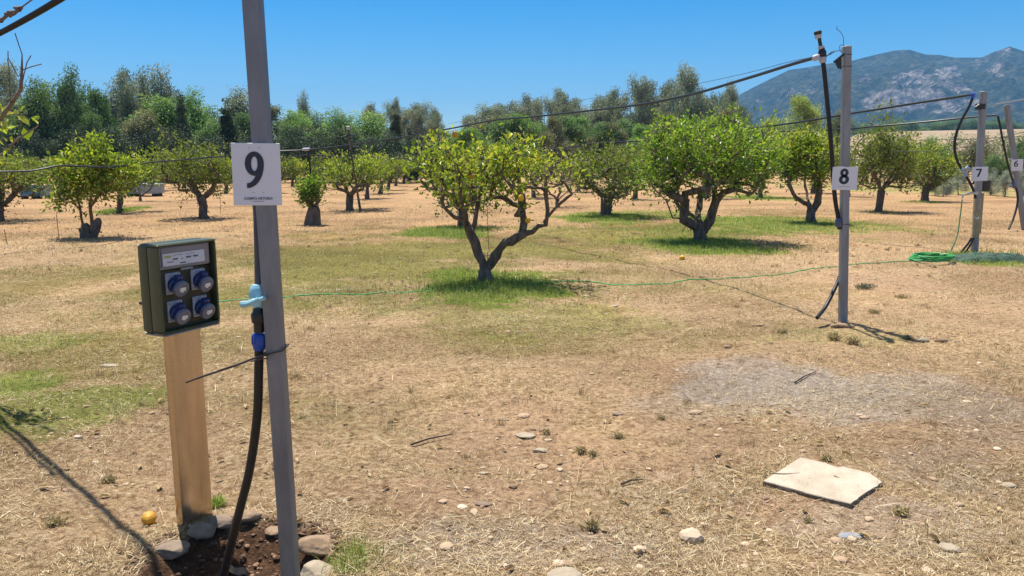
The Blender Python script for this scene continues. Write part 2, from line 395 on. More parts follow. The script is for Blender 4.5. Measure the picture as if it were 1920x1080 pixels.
ROCKS = [(1690,188,75,22,1.25),(1655,196,40,14,1.2),(1740,178,45,18,1.0),(1720,150,70,20,.52),(1780,140,32,20,.62),(1800,195,60,12,.55),(1765,205,60,10,.5),
         (1510,170,50,14,.35),(1840,120,30,14,.5),(1885,98,16,7,.75),(1600,150,60,20,.3),(1870,130,30,20,.5),(1780,165,50,14,.6),(1420,190,25,8,.35)]
def rockattr(U, D, X, Y, Z):
    xc = X; yc = Y*cp-(Z-CAMH)*sp; zc = Y*sp+(Z-CAMH)*cp
    px = 960+F*xc/yc; py = 540-F*zc/yc; r = np.zeros_like(X)+.06
    for a, b_, rx, ry, w in ROCKS: r = np.maximum(r, w*sm(1.3, .5, np.hypot((px-a)/rx, (py-b_)/ry)))
    return {"rock": r}
mprof = [(900,300),(1000,292),(1100,277),(1200,248),(1300,213),(1385,178),(1430,155),(1480,131),(1510,127),(1560,118),(1600,113),(1640,103),(1675,95),
         (1705,93),(1735,102),(1762,103),(1790,108),(1840,108),(1862,98),(1893,87),(1920,96),(1960,104),(2010,90),(2080,110),(2200,100),(2500,150),(3000,250)]
mt = strip_hill("mountain", mprof, 1250, 2500, mountain_mat(), nv=190, rough=.46, seed=4, power=1.15, nu=900, attrs_fn=rockattr)
tag(mt, kind="structure")
fieldm = mat("ploughed_tan_field", (.36,.27,.17), .95, 0, (.28,.20,.125), .05, 0, spec=.1)
fp = [(1545,290),(1580,262),(1610,251),(1700,246),(1800,244),(1920,242),(2100,240),(2400,236)]
fld = strip_hill("sloping_field", fp, 150, 420, fieldm, nv=30, power=1.0, nu=120, foot=-.5, back=.5); tag(fld, kind="structure")

# ------------------------------------------------------------------ trees
def leafcards(P, D, N, Ln, Wd, fold=.25):
    """pointed leaf, folded on its midrib: 6 vertices, 2 quads"""
    D = D/np.linalg.norm(D, axis=1, keepdims=True); Sd = np.cross(D, N); Sd /= (np.linalg.norm(Sd, axis=1, keepdims=True)+1e-9)
    Nn = np.cross(Sd, D); Ln = Ln[:, None]; Wd = Wd[:, None]; up = Nn*Wd*fold
    v = np.stack([P, P+D*Ln*.32+Sd*Wd*.5+up, P+D*Ln*.7+Sd*Wd*.38+up*.8, P+D*Ln-Nn*Ln*.08, P+D*Ln*.7-Sd*Wd*.38+up*.8, P+D*Ln*.32-Sd*Wd*.5+up], 1).reshape(-1, 3)
    b = np.arange(len(P))[:, None]*6
    return v, np.concatenate([b+np.array([[0,3,2,1]]), b+np.array([[0,5,4,3]])])
def skeleton(limbs, targets, rng, step, base_r, tip_r, wig=.25, p=2.3, up=.5):
    pos = []; par = []
    def addline(pts, par0):
        k = par0
        for q in pts: pos.append(np.array(q, float)); par.append(k); k = len(pos)-1
        return k
    for li, Lm in enumerate(limbs):
        Lm = [np.array(q, float) for q in Lm]; pts = []
        for a, b in zip(Lm[:-1], Lm[1:]):
            n = max(1, int(np.linalg.norm(b-a)/step))
            for k in range(n): pts.append(a+(b-a)*(k/n)+rng.normal(0, step*.10, 3))
        pts.append(Lm[-1])
        if li == 0: addline(pts, -1)
        else:
            d = [np.linalg.norm(q-pts[0]) for q in pos]; addline(pts, int(np.argmin(d)))
    starts = []
    cent = np.array(pos)[0]
    order = np.argsort([np.linalg.norm(t-cent) for t in targets])
    paths = {}
    for ti in order:
        t = targets[ti]; A = np.array(pos); dv = t-A; d = np.linalg.norm(dv, axis=1)
        cost = d+.8*np.maximum(A[:, 2]-t[2], 0)
        if len(A) > 4: cost[:3] += .6*d[:3]
        j = int(np.argmin(cost)); n = max(2, int(d[j]/step)+1); a = A[j]; L = d[j]
        mid = (a+t)/2+rng.normal(0, L*wig*.35, 3)-np.array([0, 0, L*up*.15]); pts = []
        for k in range(1, n+1):
            s = k/n; pts.append((1-s)**2*a+2*s*(1-s)*mid+s*s*t)
        s0 = len(pos); addline(pts, j); paths[ti] = list(range(max(s0, len(pos)-3), len(pos)))
    pos = np.array(pos); par = np.array(par); n = len(pos)
    acc = np.zeros(n); rad = np.zeros(n)
    for i in range(n-1, -1, -1):
        rad[i] = max(tip_r, acc[i]**(1/p)) if acc[i] > 0 else tip_r
        if par[i] >= 0: acc[par[i]] += rad[i]**p
    mx = rad[0]
    if mx > tip_r: rad = tip_r+(rad-tip_r)*(base_r-tip_r)/(mx-tip_r)
    rad = rad*(1+rng.normal(0, .08, n)*(rad > tip_r*3))
    return pos, par, rad, paths
def limbmesh(pos, par, rad, sides=6, flare=1.35):
    """all wood in one mesh: shared rings along each stem, side shoots rooted inside their parent"""
    n = len(pos); kids = [[] for _ in range(n)]
    for i in range(1, n):
        if par[i] >= 0: kids[par[i]].append(i)
    V = []; Fc = []; rgl = np.random.default_rng(n)
    def ring(i, t, r):
        t = t/(np.linalg.norm(t)+1e-9); a = np.array([0, 0, 1.]) if abs(t[2]) < .9 else np.array([0, 1., 0])
        s = np.cross(t, a); s /= np.linalg.norm(s); u = np.cross(s, t); an = np.arange(sides)*2*math.pi/sides
        b = len(V)
        wob = 1+(rgl.normal(0, .085, sides) if r > .014 else 0)
        for x, wv in zip(an, np.broadcast_to(wob, sides)): V.append(pos[i]+(s*math.cos(x)+u*math.sin(x))*r*wv)
        return b, s
    def best(b0, b1):
        m = None
        for o in range(sides):
            d = sum(np.sum((V[b0+k]-V[b1+(k+o) % sides])**2) for k in (0, sides//2))
            if m is None or d < m[0]: m = (d, o)
        return m[1]
    st = [(0, None)]
    while st:
        i, rootpar = st.pop()
        if rootpar is None: b0, _ = ring(i, pos[kids[i][0]]-pos[i] if kids[i] else np.array([0,0,1.]), rad[i]*flare)
        else: b0, _ = ring(rootpar, pos[i]-pos[rootpar], min(rad[rootpar], rad[i]*1.2))
        cur = i if rootpar is not None else (max(kids[i], key=lambda k: rad[k]) if kids[i] else None)
        if rootpar is None:
            for k in kids[i]:
                if k != cur: st.append((k, i))
        while cur is not None:
            nxt = max(kids[cur], key=lambda k: rad[k]) if kids[cur] else None
            t = (pos[nxt] if nxt is not None else pos[cur])-pos[par[cur]]
            b1, _ = ring(cur, t, rad[cur]); o = best(b0, b1)
            for k in range(sides): Fc.append((b0+k, b0+(k+1) % sides, b1+(k+1+o) % sides, b1+(k+o) % sides))
            if nxt is None:
                pass
            for k in kids[cur]:
                if k != nxt: st.append((k, cur))
            b0 = b1; cur = nxt
    return np.array(V), np.array(Fc)
def blobpts(blobs, n, rng, shell=.45, mind=0.0):
    """points through a union of ellipsoids, thicker towards their outside"""
    vol = np.array([b[3]*b[4]*b[5] for b in blobs])**.8; vol /= vol.sum(); out = []
    tries = 0
    while len(out) < n and tries < n*30:
        tries += 1
        b = blobs[rng.choice(len(blobs), p=vol)]; d = rng.normal(0, 1, 3); d /= np.linalg.norm(d)
        r = rng.random()**shell*(1+rng.normal(0, .06))
        q = np.array(b[:3])+d*r*np.array(b[3:6])
        if q[2] < .25: continue
        if mind and out and min(np.sum((np.array(out)-q)**2, axis=1)) < mind*mind: continue
        out.append(q)
    return out
LEMON = [(0,(.06,.10,.016)),(.35,(.14,.205,.03)),(.62,(.29,.34,.055)),(.84,(.47,.46,.10)),(1,(.60,.50,.10))]
leafA = leafmat("lemon_leaf", LEMON, .38, .42)
leafB = leafmat("lush_lemon_leaf", [(0,(.05,.10,.02)),(.4,(.13,.215,.035)),(.7,(.25,.34,.06)),(1,(.46,.48,.11))], .38, .42)
leafD = leafmat("dull_lemon_leaf", [(0,(.06,.085,.02)),(.4,(.13,.165,.038)),(.7,(.22,.25,.06)),(1,(.36,.33,.10))], .5, .38)

def orchard(name, base, limbs, blobs, nt, nl, seed, label, lm=leafA, base_r=.09, tip_r=.004, lsize=.085, bare=0.0, step=.13, barefn=None,
            wood=None, shoots=0, group="lemon trees of the orchard", cat="lemon tree", fruit=0, trunkleaf=0, sides=6, spread=.07, drop=.3, droop=0., extra=None, tmean=.50):
    rng = np.random.default_rng(seed); base = Vector(base)
    root = empty("lemon_tree", base, label, cat, group)
    bl = [tuple(b) for b in blobs]
    T = blobpts(bl, nt, rng)
    nleafy = len(T)
    # upright bare shoots out of the top
    sh = []
    for k in range(shoots):
        b = bl[rng.integers(len(bl))]; q = np.array([b[0]+rng.normal(0, b[3]*.5), b[1]+rng.normal(0, b[4]*.5), b[2]+b[5]*rng.uniform(.9, 1.35)]); sh.append(q)
    pos, par, rad, paths = skeleton(limbs, T+sh, rng, step, base_r, tip_r)
    V, Fc = limbmesh(pos, par, rad, sides)
    fast("trunk", V, Fc, wood or bark, root, smooth=True)
    leafy = np.array([(rng.random() > bare) and not (barefn and barefn(T[i], rng)) for i in range(nleafy)])
    ids = np.flatnonzero(leafy)
    per = max(1, nl//max(1, len(ids)))
    P = []; D = []; tone = []
    ctone = rng.normal(tmean, .17, nleafy)
    for i in ids:
        k = rng.poisson(per); 
        if not k: continue
        nd = rng.choice(paths[i], k); tdir = pos[paths[i][-1]]-pos[par[paths[i][-1]]]; tdir = tdir/(np.linalg.norm(tdir)+1e-9)
        off = rng.normal(0, spread, (k, 3)); P.append(pos[nd]+off)
        dd = off/(np.linalg.norm(off, axis=1, keepdims=True)+1e-9)+tdir*.7+rng.normal(0, .45, (k, 3))+np.array([0, 0, .15-droop]); D.append(dd)
        tone.append(np.clip(ctone[i]+rng.normal(0, .16, k)+.10*(T[i][2] > bl[0][2]), 0, 1))
    for i in range(nleafy, nleafy+len(sh)):
        if rng.random() < .35: continue
        k = max(3, int(per*.6)); nd = rng.choice(paths[i], k); off = rng.normal(0, .035, (k, 3))+np.array([0,0,1.])*rng.uniform(-.08, .05, (k, 1)); P.append(pos[nd]+off)
        D.append(rng.normal(0, .6, (k, 3))+np.array([0,0,.8])); tone.append(np.clip(rng.normal(.72, .14, k), 0, 1))
    if trunkleaf:
        k = trunkleaf; nd = rng.choice(np.flatnonzero(rad > base_r*.45), k); off = rng.normal(0, .07, (k, 3)); off[:, 2] *= 1.5
        P.append(pos[nd]+off); D.append(off+rng.normal(0, .05, (k, 3))); tone.append(np.clip(rng.normal(.3, .15, k), 0, 1))
    if extra is not None:
        P.append(extra); D.append(rng.normal(0, 1, extra.shape)); tone.append(np.clip(rng.normal(.75, .15, len(extra)), 0, 1))
    if P:
        P = np.concatenate(P); D = np.concatenate(D); tone = np.concatenate(tone)
        N = rng.normal(0, .55, P.shape)+np.array([0, 0, 1.])
        L = rng.uniform(.45, 1.35, len(P))*lsize; v, f = leafcards(P, D, N, L, L*rng.uniform(.42, .58, len(P)))
        fast("crown", v, f, lm, root, attrs={"tone": np.repeat(tone, 6)})
    return root, pos, rad, T
def lemon_mesh(r=.033):
    prof = [(.0008,-r*1.45),(r*.22,-r*1.38),(r*.42,-r*1.12),(r*.75,-r*.85),(r*.96,-r*.4),(r,0),(r*.96,r*.4),(r*.75,r*.85),(r*.38,r*1.15),(r*.15,r*1.28),(.0008,r*1.3)]
    mb = MB(); mb.lathe(prof, None, 16); return mb
def lemon(p, parent=None, m=None, rot=(0,0,0), r=.033, label=None):
    mb = lemon_mesh(r); Mx = Matrix.Rotation(rot[0], 4, 'X') @ Matrix.Rotation(rot[1], 4, 'Y')
    me = MB(); me.v = [Vector(p)+Mx @ v for v in mb.v]; me.f = mb.f
    o = me.build("lemon", m or lemonm, parent, origin=p if parent is None else None, angle=80)
    if label and parent is None: tag(o, label, "lemon")
    elif label: o['label'] = label
    return o

def loc_(base, pts, Y, dy=None):
    """photo points of a limb into coordinates local to the tree's base"""
    out = []
    for k, p in enumerate(pts):
        q = at(p[0], p[1], Y+(p[2] if len(p) > 2 else 0)); out.append((q.x-base.x, q.y-base.y, q.z-base.z))
    return out
def lb(base, b, Y):
    """blob (px,py,rx,ry,dy,depth radius) -> local ellipsoid"""
    px, py, rx, ry, dy, rd = b; q = at(px, py, Y+dy); s = (Y+dy)*1.0/F
    return (q.x-base.x, q.y-base.y, q.z-base.z, rx*s, rd, ry*s)

# the lemon tree in the middle
b9 = gp(911, 527); b9 = onG(b9, -.02); Y9 = b9.y
limbs9 = [loc_(b9, [(911,529),(909,508),(906,494),(898,474,.03),(888,455,.05),(882,437,.05),(875,418,0),(851,407,-.1),(832,389,-.2),(824,368,-.25),(806,338,-.3)], Y9),
          loc_(b9, [(912,505),(921,494),(936,470,-.05),(947,454,-.1),(958,453,-.12),(970,446,-.12),(981,437,-.1),(999,436,-.1),(1025,420,-.15),(1027,395,-.1),(1025,360,-.1),(1022,320,-.1)], Y9),
          loc_(b9, [(884,440,.05),(890,420,.15),(896,398,.2),(903,359,.3),(905,310,.4)], Y9),
          loc_(b9, [(981,437,-.1),(982,415,0),(980,392,.1),(962,383,.2),(929,363,.3),(915,330,.4)], Y9),
          loc_(b9, [(980,400,0),(975,360,.1),(972,320,.1),(975,280,.1)], Y9),
          loc_(b9, [(1018,416,-.15),(1035,396,-.2),(1060,374,-.3),(1088,352,-.4),(1103,346,-.4)], Y9),
          loc_(b9, [(875,418,0),(868,390,-.2),(862,350,-.35),(858,310,-.4)], Y9),
          loc_(b9, [(888,455,.05),(890,430,-.2),(887,395,-.4),(882,350,-.5)], Y9),
          loc_(b9, [(913,505),(914,490,.02),(914,473,.02)], Y9)]
blobs9 = [lb(b9, b, Y9) for b in [(838,322,64,46,0,.85),(900,300,66,36,.1,.85),(965,315,50,58,.1,.7),(1025,322,58,46,0,.7),(858,380,34,36,-.2,.35),(800,300,32,42,0,.4),(1058,322,30,38,-.1,.4),(890,345,40,40,.3,.5),
          (820,292,46,38,-.1,.45),(1048,330,36,38,-.2,.4),(995,252,13,22,0,.12),(950,272,45,24,0,.5),(980,395,26,22,-.1,.2)]]
def bare9(t, rng):
    return (t[0] > .62 and rng.random() < .55) or rng.random() < .24
t9, p9, r9, T9 = orchard("lemon_tree", b9, limbs9, blobs9, 430, 3000, 11, "lemon tree with forked trunk in the middle, ripe lemons on it, green grass round it",
    base_r=.082, tip_r=.0042, lsize=.07, barefn=bare9, tmean=.60, step=.10, shoots=44, sides=8)
for px, py, dy, m_ in [(853,252,-.1,lemono),(977,371,-.45,lemonm),(990,413,-.3,lemonm),(884,330,-.2,lemono)]:
    lemon(at(px, py, Y9+dy)-b9+b9, t9, m_, (R(random.Random(px).uniform(0,60)), 0, 0), .036)
# hanging cord in it
# the big leafy tree right of the middle
b11 = onG(gp(1314, 452), -.02); Y11 = b11.y
limbs11 = [loc_(b11, [(1314,454),(1312,435),(1310,418),(1303,424,.02),(1282,412,-.2),(1260,405,-.4),(1247,377,-.5),(1226,352,-.6),(1216,330,-.6)], Y11),
           loc_(b11, [(1310,418),(1300,405,.1),(1275,391,.3),(1265,363,.4),(1262,325,.5)], Y11),
           loc_(b11, [(1311,416),(1310,400,.3),(1312,363,.6),(1321,340,.8),(1325,290,.9)], Y11),
           loc_(b11, [(1314,440),(1323,430,0),(1338,398,0),(1342,377,-.1),(1356,360,-.2),(1377,354,-.3),(1409,365,-.5),(1416,356,-.5),(1425,325,-.5)], Y11),
           loc_(b11, [(1342,377,-.1),(1339,349,.0),(1335,305,.1),(1345,260,.1)], Y11),
           loc_(b11, [(1377,354,-.3),(1390,330,-.1),(1400,290,0)], Y11)]
blobs11 = [lb(b11, b, Y11) for b in [(1250,290,62,62,0,1.0),(1315,275,75,58,0,1.3),(1385,285,70,62,0,1.2),(1340,320,95,38,0,1.2),(1245,345,48,34,-.2,.6),
           (1362,225,16,24,0,.2),(1425,305,36,50,-.1,.7),(1265,240,40,20,0,.5),(1405,345,34,20,-.2,.6),(1230,320,35,40,0,.6)]]
orchard("lemon_tree", b11, limbs11, blobs11, 560, 9000, 12, "large leafy lemon tree right of centre with dense bright crown and low spreading limbs",
    lm=leafB, tmean=.58, base_r=.14, tip_r=.005, lsize=.078, step=.14, shoots=34, trunkleaf=160, sides=8, spread=.10)

def vase(base, h, w, rng, n=4, trunk=.35, lean=0.0):
    """pruned vase shape: short trunk, limbs spreading into the crown"""
    th = h*trunk; L = [[(0, 0, -.04), (lean*.3, 0, th*.6), (lean*.6, rng.normal(0, .03), th)]]
    a0 = rng.uniform(0, 6.28)
    for k in range(n):
        a = a0+k*2*math.pi/n+rng.normal(0, .25); r = w*.5*rng.uniform(.45, .8)
        L.append([(lean*.6, 0, th*.95), (lean+math.cos(a)*r*.55, math.sin(a)*r*.55, th+h*.12*rng.uniform(.6, 1.3)),
                  (lean+math.cos(a)*r*.95, math.sin(a)*r*.9, th+h*.32), (lean+math.cos(a)*r*1.0, math.sin(a)*r, th+h*.5)])
    return L
def generic(px, py, x0, x1, ytop, seed, label, ybot=None, nt=150, nl=2600, lm=leafA, base_r=.08, bare=0.0, shoots=6, trunk=.3, wood=None, trunkleaf=0, n=4, lsize=.09, group=None, cat="lemon tree"):
    b = onG(gp(px, py), -.02); Y = b.y; s = math.hypot(Y, CAMH)/F; rng = np.random.default_rng(seed)
    top = at((x0+x1)/2, ytop, Y); h = top.z-b.z; w = (x1-x0)*s; cx = ((x0+x1)/2-px)*s
    zb = (at(px, ybot, Y).z-b.z) if ybot else h*.38
    L = vase(b, h, w, rng, n, trunk, cx*.4)
    zc = (h+zb)/2; rz = (h-zb)/2; bl = []
    for k in range(6):
        a = k*1.05+rng.uniform(0, 1); r = w*.34
        bl.append((cx+math.cos(a)*r, math.sin(a)*r, zc+rng.normal(0, rz*.18), w*rng.uniform(.22, .34), w*rng.uniform(.22, .32), rz*rng.uniform(.65, .95)))
    bl.append((cx, 0, zc+rz*.1, w*.3, w*.3, rz*.85))
    k = 1.0 if Y < 30 else .6
    return orchard("lemon_tree", b, L, bl, int(nt*1.25), nl, seed, label, lm=lm, base_r=base_r, tip_r=.0045 if Y < 30 else .009, lsize=lsize, bare=bare, step=.17 if Y < 30 else .28,
                   shoots=shoots+8, wood=wood, trunkleaf=trunkleaf, sides=6 if Y < 30 else 4, spread=.10, group=group or "lemon trees of the orchard", cat=cat)
LY = leafA
# bright bushy tree on the left with two orange stems out of an old stump
b1 = onG(gp(168, 446), -.02); Y1 = b1.y
l1 = [loc_(b1, [(165,447),(163,438),(158,425),(152,410),(148,388),(140,350)], Y1), loc_(b1, [(166,440),(172,430,.05),(171,405),(170,380),(172,340)], Y1),
      loc_(b1, [(150,395),(130,370,-.2),(110,365,-.3)], Y1), loc_(b1, [(170,385),(195,350,-.1),(225,330,-.2)], Y1)]
bl1 = [lb(b1, b, Y1) for b in [(130,320,38,40,0,.5),(175,300,40,38,0,.6),(200,330,40,40,0,.6),(120,372,32,16,0,.4),(235,320,28,22,0,.4),(160,350,45,26,0,.5),(185,270,22,16,0,.3)]]
t1, _, _, _ = orchard("lemon_tree", b1, l1, bl1, 240, 5200, 21, "bright green lemon tree at left with two orange stems rising from an old stump",
    base_r=.045, wood=barky, lsize=.085, shoots=5, trunkleaf=70, sides=6, spread=.09)
mb = MB()
for pts, r in (([(164,453),(165,446),(163,436),(160,424),(158,419)], [.19,.15,.12,.09,.05]), ([(168,450),(174,436),(180,424),(184,414),(185,409)], [.13,.115,.10,.075,.035]), ([(158,448),(155,436),(150,428)], [.09,.06,.04])):
    mb.tube([at(x, y, Y1-.03) for x, y in pts], r, 10)
mb.build("stump", bark, t1)

generic(382, 409, 312, 438, 268, 22, "lemon tree with thick short trunk just left of the number 9 board", ybot=372, nt=170, nl=3400, base_r=.13, trunk=.28, shoots=8, lm=leafD, trunkleaf=60)
# regrowing stump with one crooked bare limb
b3 = onG(gp(585, 420), -.02); Y3 = b3.y
l3 = [loc_(b3, [(585,422),(588,405),(590,388),(600,375),(607,358),(605,345)], Y3), loc_(b3, [(590,388),(603,384,-.1),(618,380,-.15),(630,382,-.2)], Y3), loc_(b3, [(588,395),(578,380),(572,365)], Y3)]
bl3 = [lb(b3, b, Y3) for b in [(573,355,22,22,0,.35),(588,348,18,18,0,.3),(580,370,20,14,0,.3)]]
t3, _, _, _ = orchard("lemon_tree", b3, l3, bl3, 90, 2100, 23, "small cut-back lemon tree, bushy green ball on a fat stump right of board 9", lm=leafB,
    base_r=.10, lsize=.075, shoots=0, trunkleaf=0, sides=8)
mb = MB(); mb.tube([at(586, 424, Y3-.02), at(587, 408, Y3-.02), at(589, 392, Y3), at(590, 386, Y3)], [.22, .19, .15, .10], 12); mb.build("stump", bark, t3)
generic(655, 394, 598, 728, 286, 24, "gnarled lemon tree leaning left at the near end of the centre-left row", ybot=362, nt=170, nl=3000, base_r=.12, lm=leafA, n=4, trunk=.3, shoots=6)
for k, (px, py, x0, x1, yt) in enumerate([(688,373,655,728,290),(712,363,690,752,293),(727,356,708,765,295),(742,349,728,772,297),(757,344,742,780,299),(768,340,757,788,300)]):
    generic(px, py, x0, x1, yt, 30+k, ["second","third","fourth","fifth","sixth","farthest"][k]+" lemon tree of the row that runs away left of the central tree", ybot=py-18-12/(k+1), nt=60, nl=1300, lm=leafD if k % 2 else leafA, base_r=.09, shoots=2, lsize=.11)
generic(866, 425, 806, 935, 300, 40, "lemon tree half hidden behind the central one, its short trunk ringed by grass", ybot=395, nt=110, nl=1500, lm=leafD, base_r=.1, trunk=.25)
generic(1045, 388, 1000, 1098, 288, 41, "sparse half-dead lemon tree of bare grey twigs right behind the central tree", ybot=365, nt=150, nl=500, lm=leafD, base_r=.07, bare=.6, shoots=14, wood=twig, trunk=.15)
generic(1001, 371, 965, 1040, 290, 42, "small lemon tree with straight trunk seen under the central tree's right limb", ybot=350, nt=80, nl=1500, lm=leafA, base_r=.08)
generic(1135, 406, 1062, 1228, 272, 43, "lemon tree with ivy-clad trunk between the central tree and the large leafy one", ybot=372, nt=190, nl=3800, lm=leafD, base_r=.15, trunk=.26, trunkleaf=260, shoots=10)
generic(1192, 374, 1160, 1232, 285, 44, "slim distant lemon tree behind the left edge of the large leafy tree", ybot=350, nt=80, nl=1500, lm=leafD, base_r=.08)
# tree with the crooked limb beside the post
b12 = onG(gp(1521, 418), -.02); Y12 = b12.y
l12 = [loc_(b12, [(1520,420),(1521,405),(1522,392),(1514,384),(1498,374,-.2),(1488,362,-.3),(1480,345,-.3),(1478,325,-.3)], Y12), loc_(b12, [(1522,394),(1532,380),(1536,360),(1532,330),(1530,300)], Y12),
       loc_(b12, [(1520,390),(1514,370,.3),(1510,340,.5),(1505,300,.5)], Y12)]
bl12 = [lb(b12, b, Y12) for b in [(1490,300,38,42,0,.7),(1525,290,40,42,0,.8),(1540,325,22,30,0,.5),(1475,325,22,24,0,.4),(1505,262,30,20,0,.4)]]
orchard("lemon_tree", b12, l12, bl12, 200, 4800, 45, "lemon tree with knobbly trunk and crooked left limb just left of post 8", lm=leafA, base_r=.11, lsize=.09, shoots=8, sides=8, trunkleaf=60)
generic(1648, 397, 1594, 1712, 222, 46, "tall dark leafy lemon tree with straight trunk right of post 8", ybot=374, nt=220, nl=5200, lm=leafD, base_r=.11, trunk=.24, shoots=8)
generic(1732, 378, 1694, 1786, 268, 47, "broad lemon tree with a bushy foot between posts 8 and 7", ybot=352, nt=170, nl=3400, lm=leafA, base_r=.14, trunk=.25, trunkleaf=320, shoots=4)
generic(1428, 371, 1385, 1478, 240, 48, "lemon tree behind the right edge of the large leafy tree, its foot in shaded grass", ybot=345, nt=130, nl=2600, lm=leafB, base_r=.1, shoots=4)
generic(1526, 362, 1470, 1572, 250, 49, "lemon tree further back behind the crooked-limbed one", ybot=340, nt=110, nl=2200, lm=leafD, base_r=.13, shoots=4)
generic(1325, 372, 1290, 1372, 290, 50, "lemon tree seen through the limbs of the large leafy tree", ybot=350, nt=70, nl=1300, lm=leafD, base_r=.1, shoots=0)
generic(-2, 414, -75, 95, 286, 51, "wide lemon tree cut by the left edge of the picture, dark trunk just visible", ybot=365, nt=190, nl=3600, lm=leafD, base_r=.13, trunk=.25, trunkleaf=200)
generic(223, 399, 196, 300, 292, 52, "lemon tree with leafy dark trunk in a small patch of green grass at left", ybot=352, nt=120, nl=2300, lm=leafA, base_r=.08, trunk=.35, trunkleaf=220)
generic(262, 377, 236, 312, 296, 53, "nearly dead lemon tree of brown twigs behind the bright green left tree", ybot=350, nt=130, nl=600, lm=leafD, base_r=.06, bare=.55, wood=twig, shoots=10, trunk=.15)
FAR = [(25,362,-20,62,290),(118,356,84,150,296),(45,350,10,85,298),(300,358,268,335,294),(345,352,318,372,296),(425,362,396,455,292),(465,352,440,492,296),
       (520,362,492,562,292),(548,350,528,580,296),(610,356,585,636,292),(635,347,615,655,298),(838,352,812,862,298),(890,345,868,912,300),(940,356,915,968,294),(1085,360,1058,1112,290),
       (1150,352,1125,1175,296),(1240,358,1215,1270,292),(1385,352,1360,1412,285),(1570,352,1548,1600,280),(1590,368,1562,1622,270),(200,352,172,232,298)]
FAR.sort()
_t = {20:"twentieth",30:"thirtieth",40:"fortieth"}; _o = "first second third fourth fifth sixth seventh eighth ninth".split()
NUMS = ["leftmost"]+_o[1:]+"tenth eleventh twelfth thirteenth fourteenth fifteenth sixteenth seventeenth eighteenth nineteenth".split()
for _d, _w in ((20,"twenty"),(30,"thirty"),(40,"forty")): NUMS += [_t[_d]]+[_w+"-"+q for q in _o]
for k, (px, py, x0, x1, yt) in enumerate(FAR):
    generic(px, py, x0, x1, yt, 60+k, (NUMS[k]+(" from the left" if k else ""))+" of the small lemon trees at the orchard's back", ybot=py-16, nt=60, nl=1200, lm=leafD if k % 3 else leafA, base_r=.09, shoots=2, lsize=.12)

# near tree out of frame at the left: a few branches reach in
bn = onG(Vector((-4.35, 5.75, 0)), -.02); Yn = bn.y
ln = [[(0,0,0),(.05,0,.4),(.1,-.05,.7)], [(.1,-.05,.7),(.15,-.2,1.0),(.1,-.3,1.3)],
      loc_(bn, [(-120,330,-.3),(-50,310,-.5),(0,290,-.6),(30,262,-.65),(52,236,-.7),(72,236,-.7)], Yn), loc_(bn, [(-60,300,-.5),(-20,250,-.6),(20,200,-.7),(38,170,-.75),(40,140,-.75),(33,105,-.75),(28,62,-.75)], Yn),
      loc_(bn, [(30,262,-.65),(40,240,-.65),(48,222,-.65),(50,212,-.65)], Yn), loc_(bn, [(38,165,-.75),(48,140,-.75),(54,115,-.75),(58,104,-.75)], Yn), loc_(bn, [(40,148,-.75),(28,128,-.75),(16,105,-.75),(15,96,-.75)], Yn),
      loc_(bn, [(20,200,-.7),(18,160,-.8),(15,130,-.8),(14,110,-.8)], Yn), loc_(bn, [(45,140,-.75),(62,130,-.75),(78,120,-.75)], Yn)]
bln = [(-.55,0,1.5,.55,.7,.5),(-.35,-.2,1.95,.42,.5,.3),(-.8,.2,1.3,.6,.6,.4)]
rng = np.random.default_rng(5); P = []
for px, py, k, sd in [(28,240,6,.05),(6,215,10,.05),(0,245,8,.05),(28,205,3,.03),(2,190,6,.04),(40,212,4,.03),(-10,300,8,.05)]:
    q = at(px, py, Yn-.65)-bn; P.append(np.array(q)+rng.normal(0, sd, (k, 3)))
tn, _, _, _ = orchard("lemon_tree", bn, ln, bln, 130, 1700, 90, "near lemon tree at the left edge, only bare and leafy twig ends reaching into view", base_r=.05, tip_r=.0035, lsize=.07, shoots=4, wood=twig, extra=np.concatenate(P))

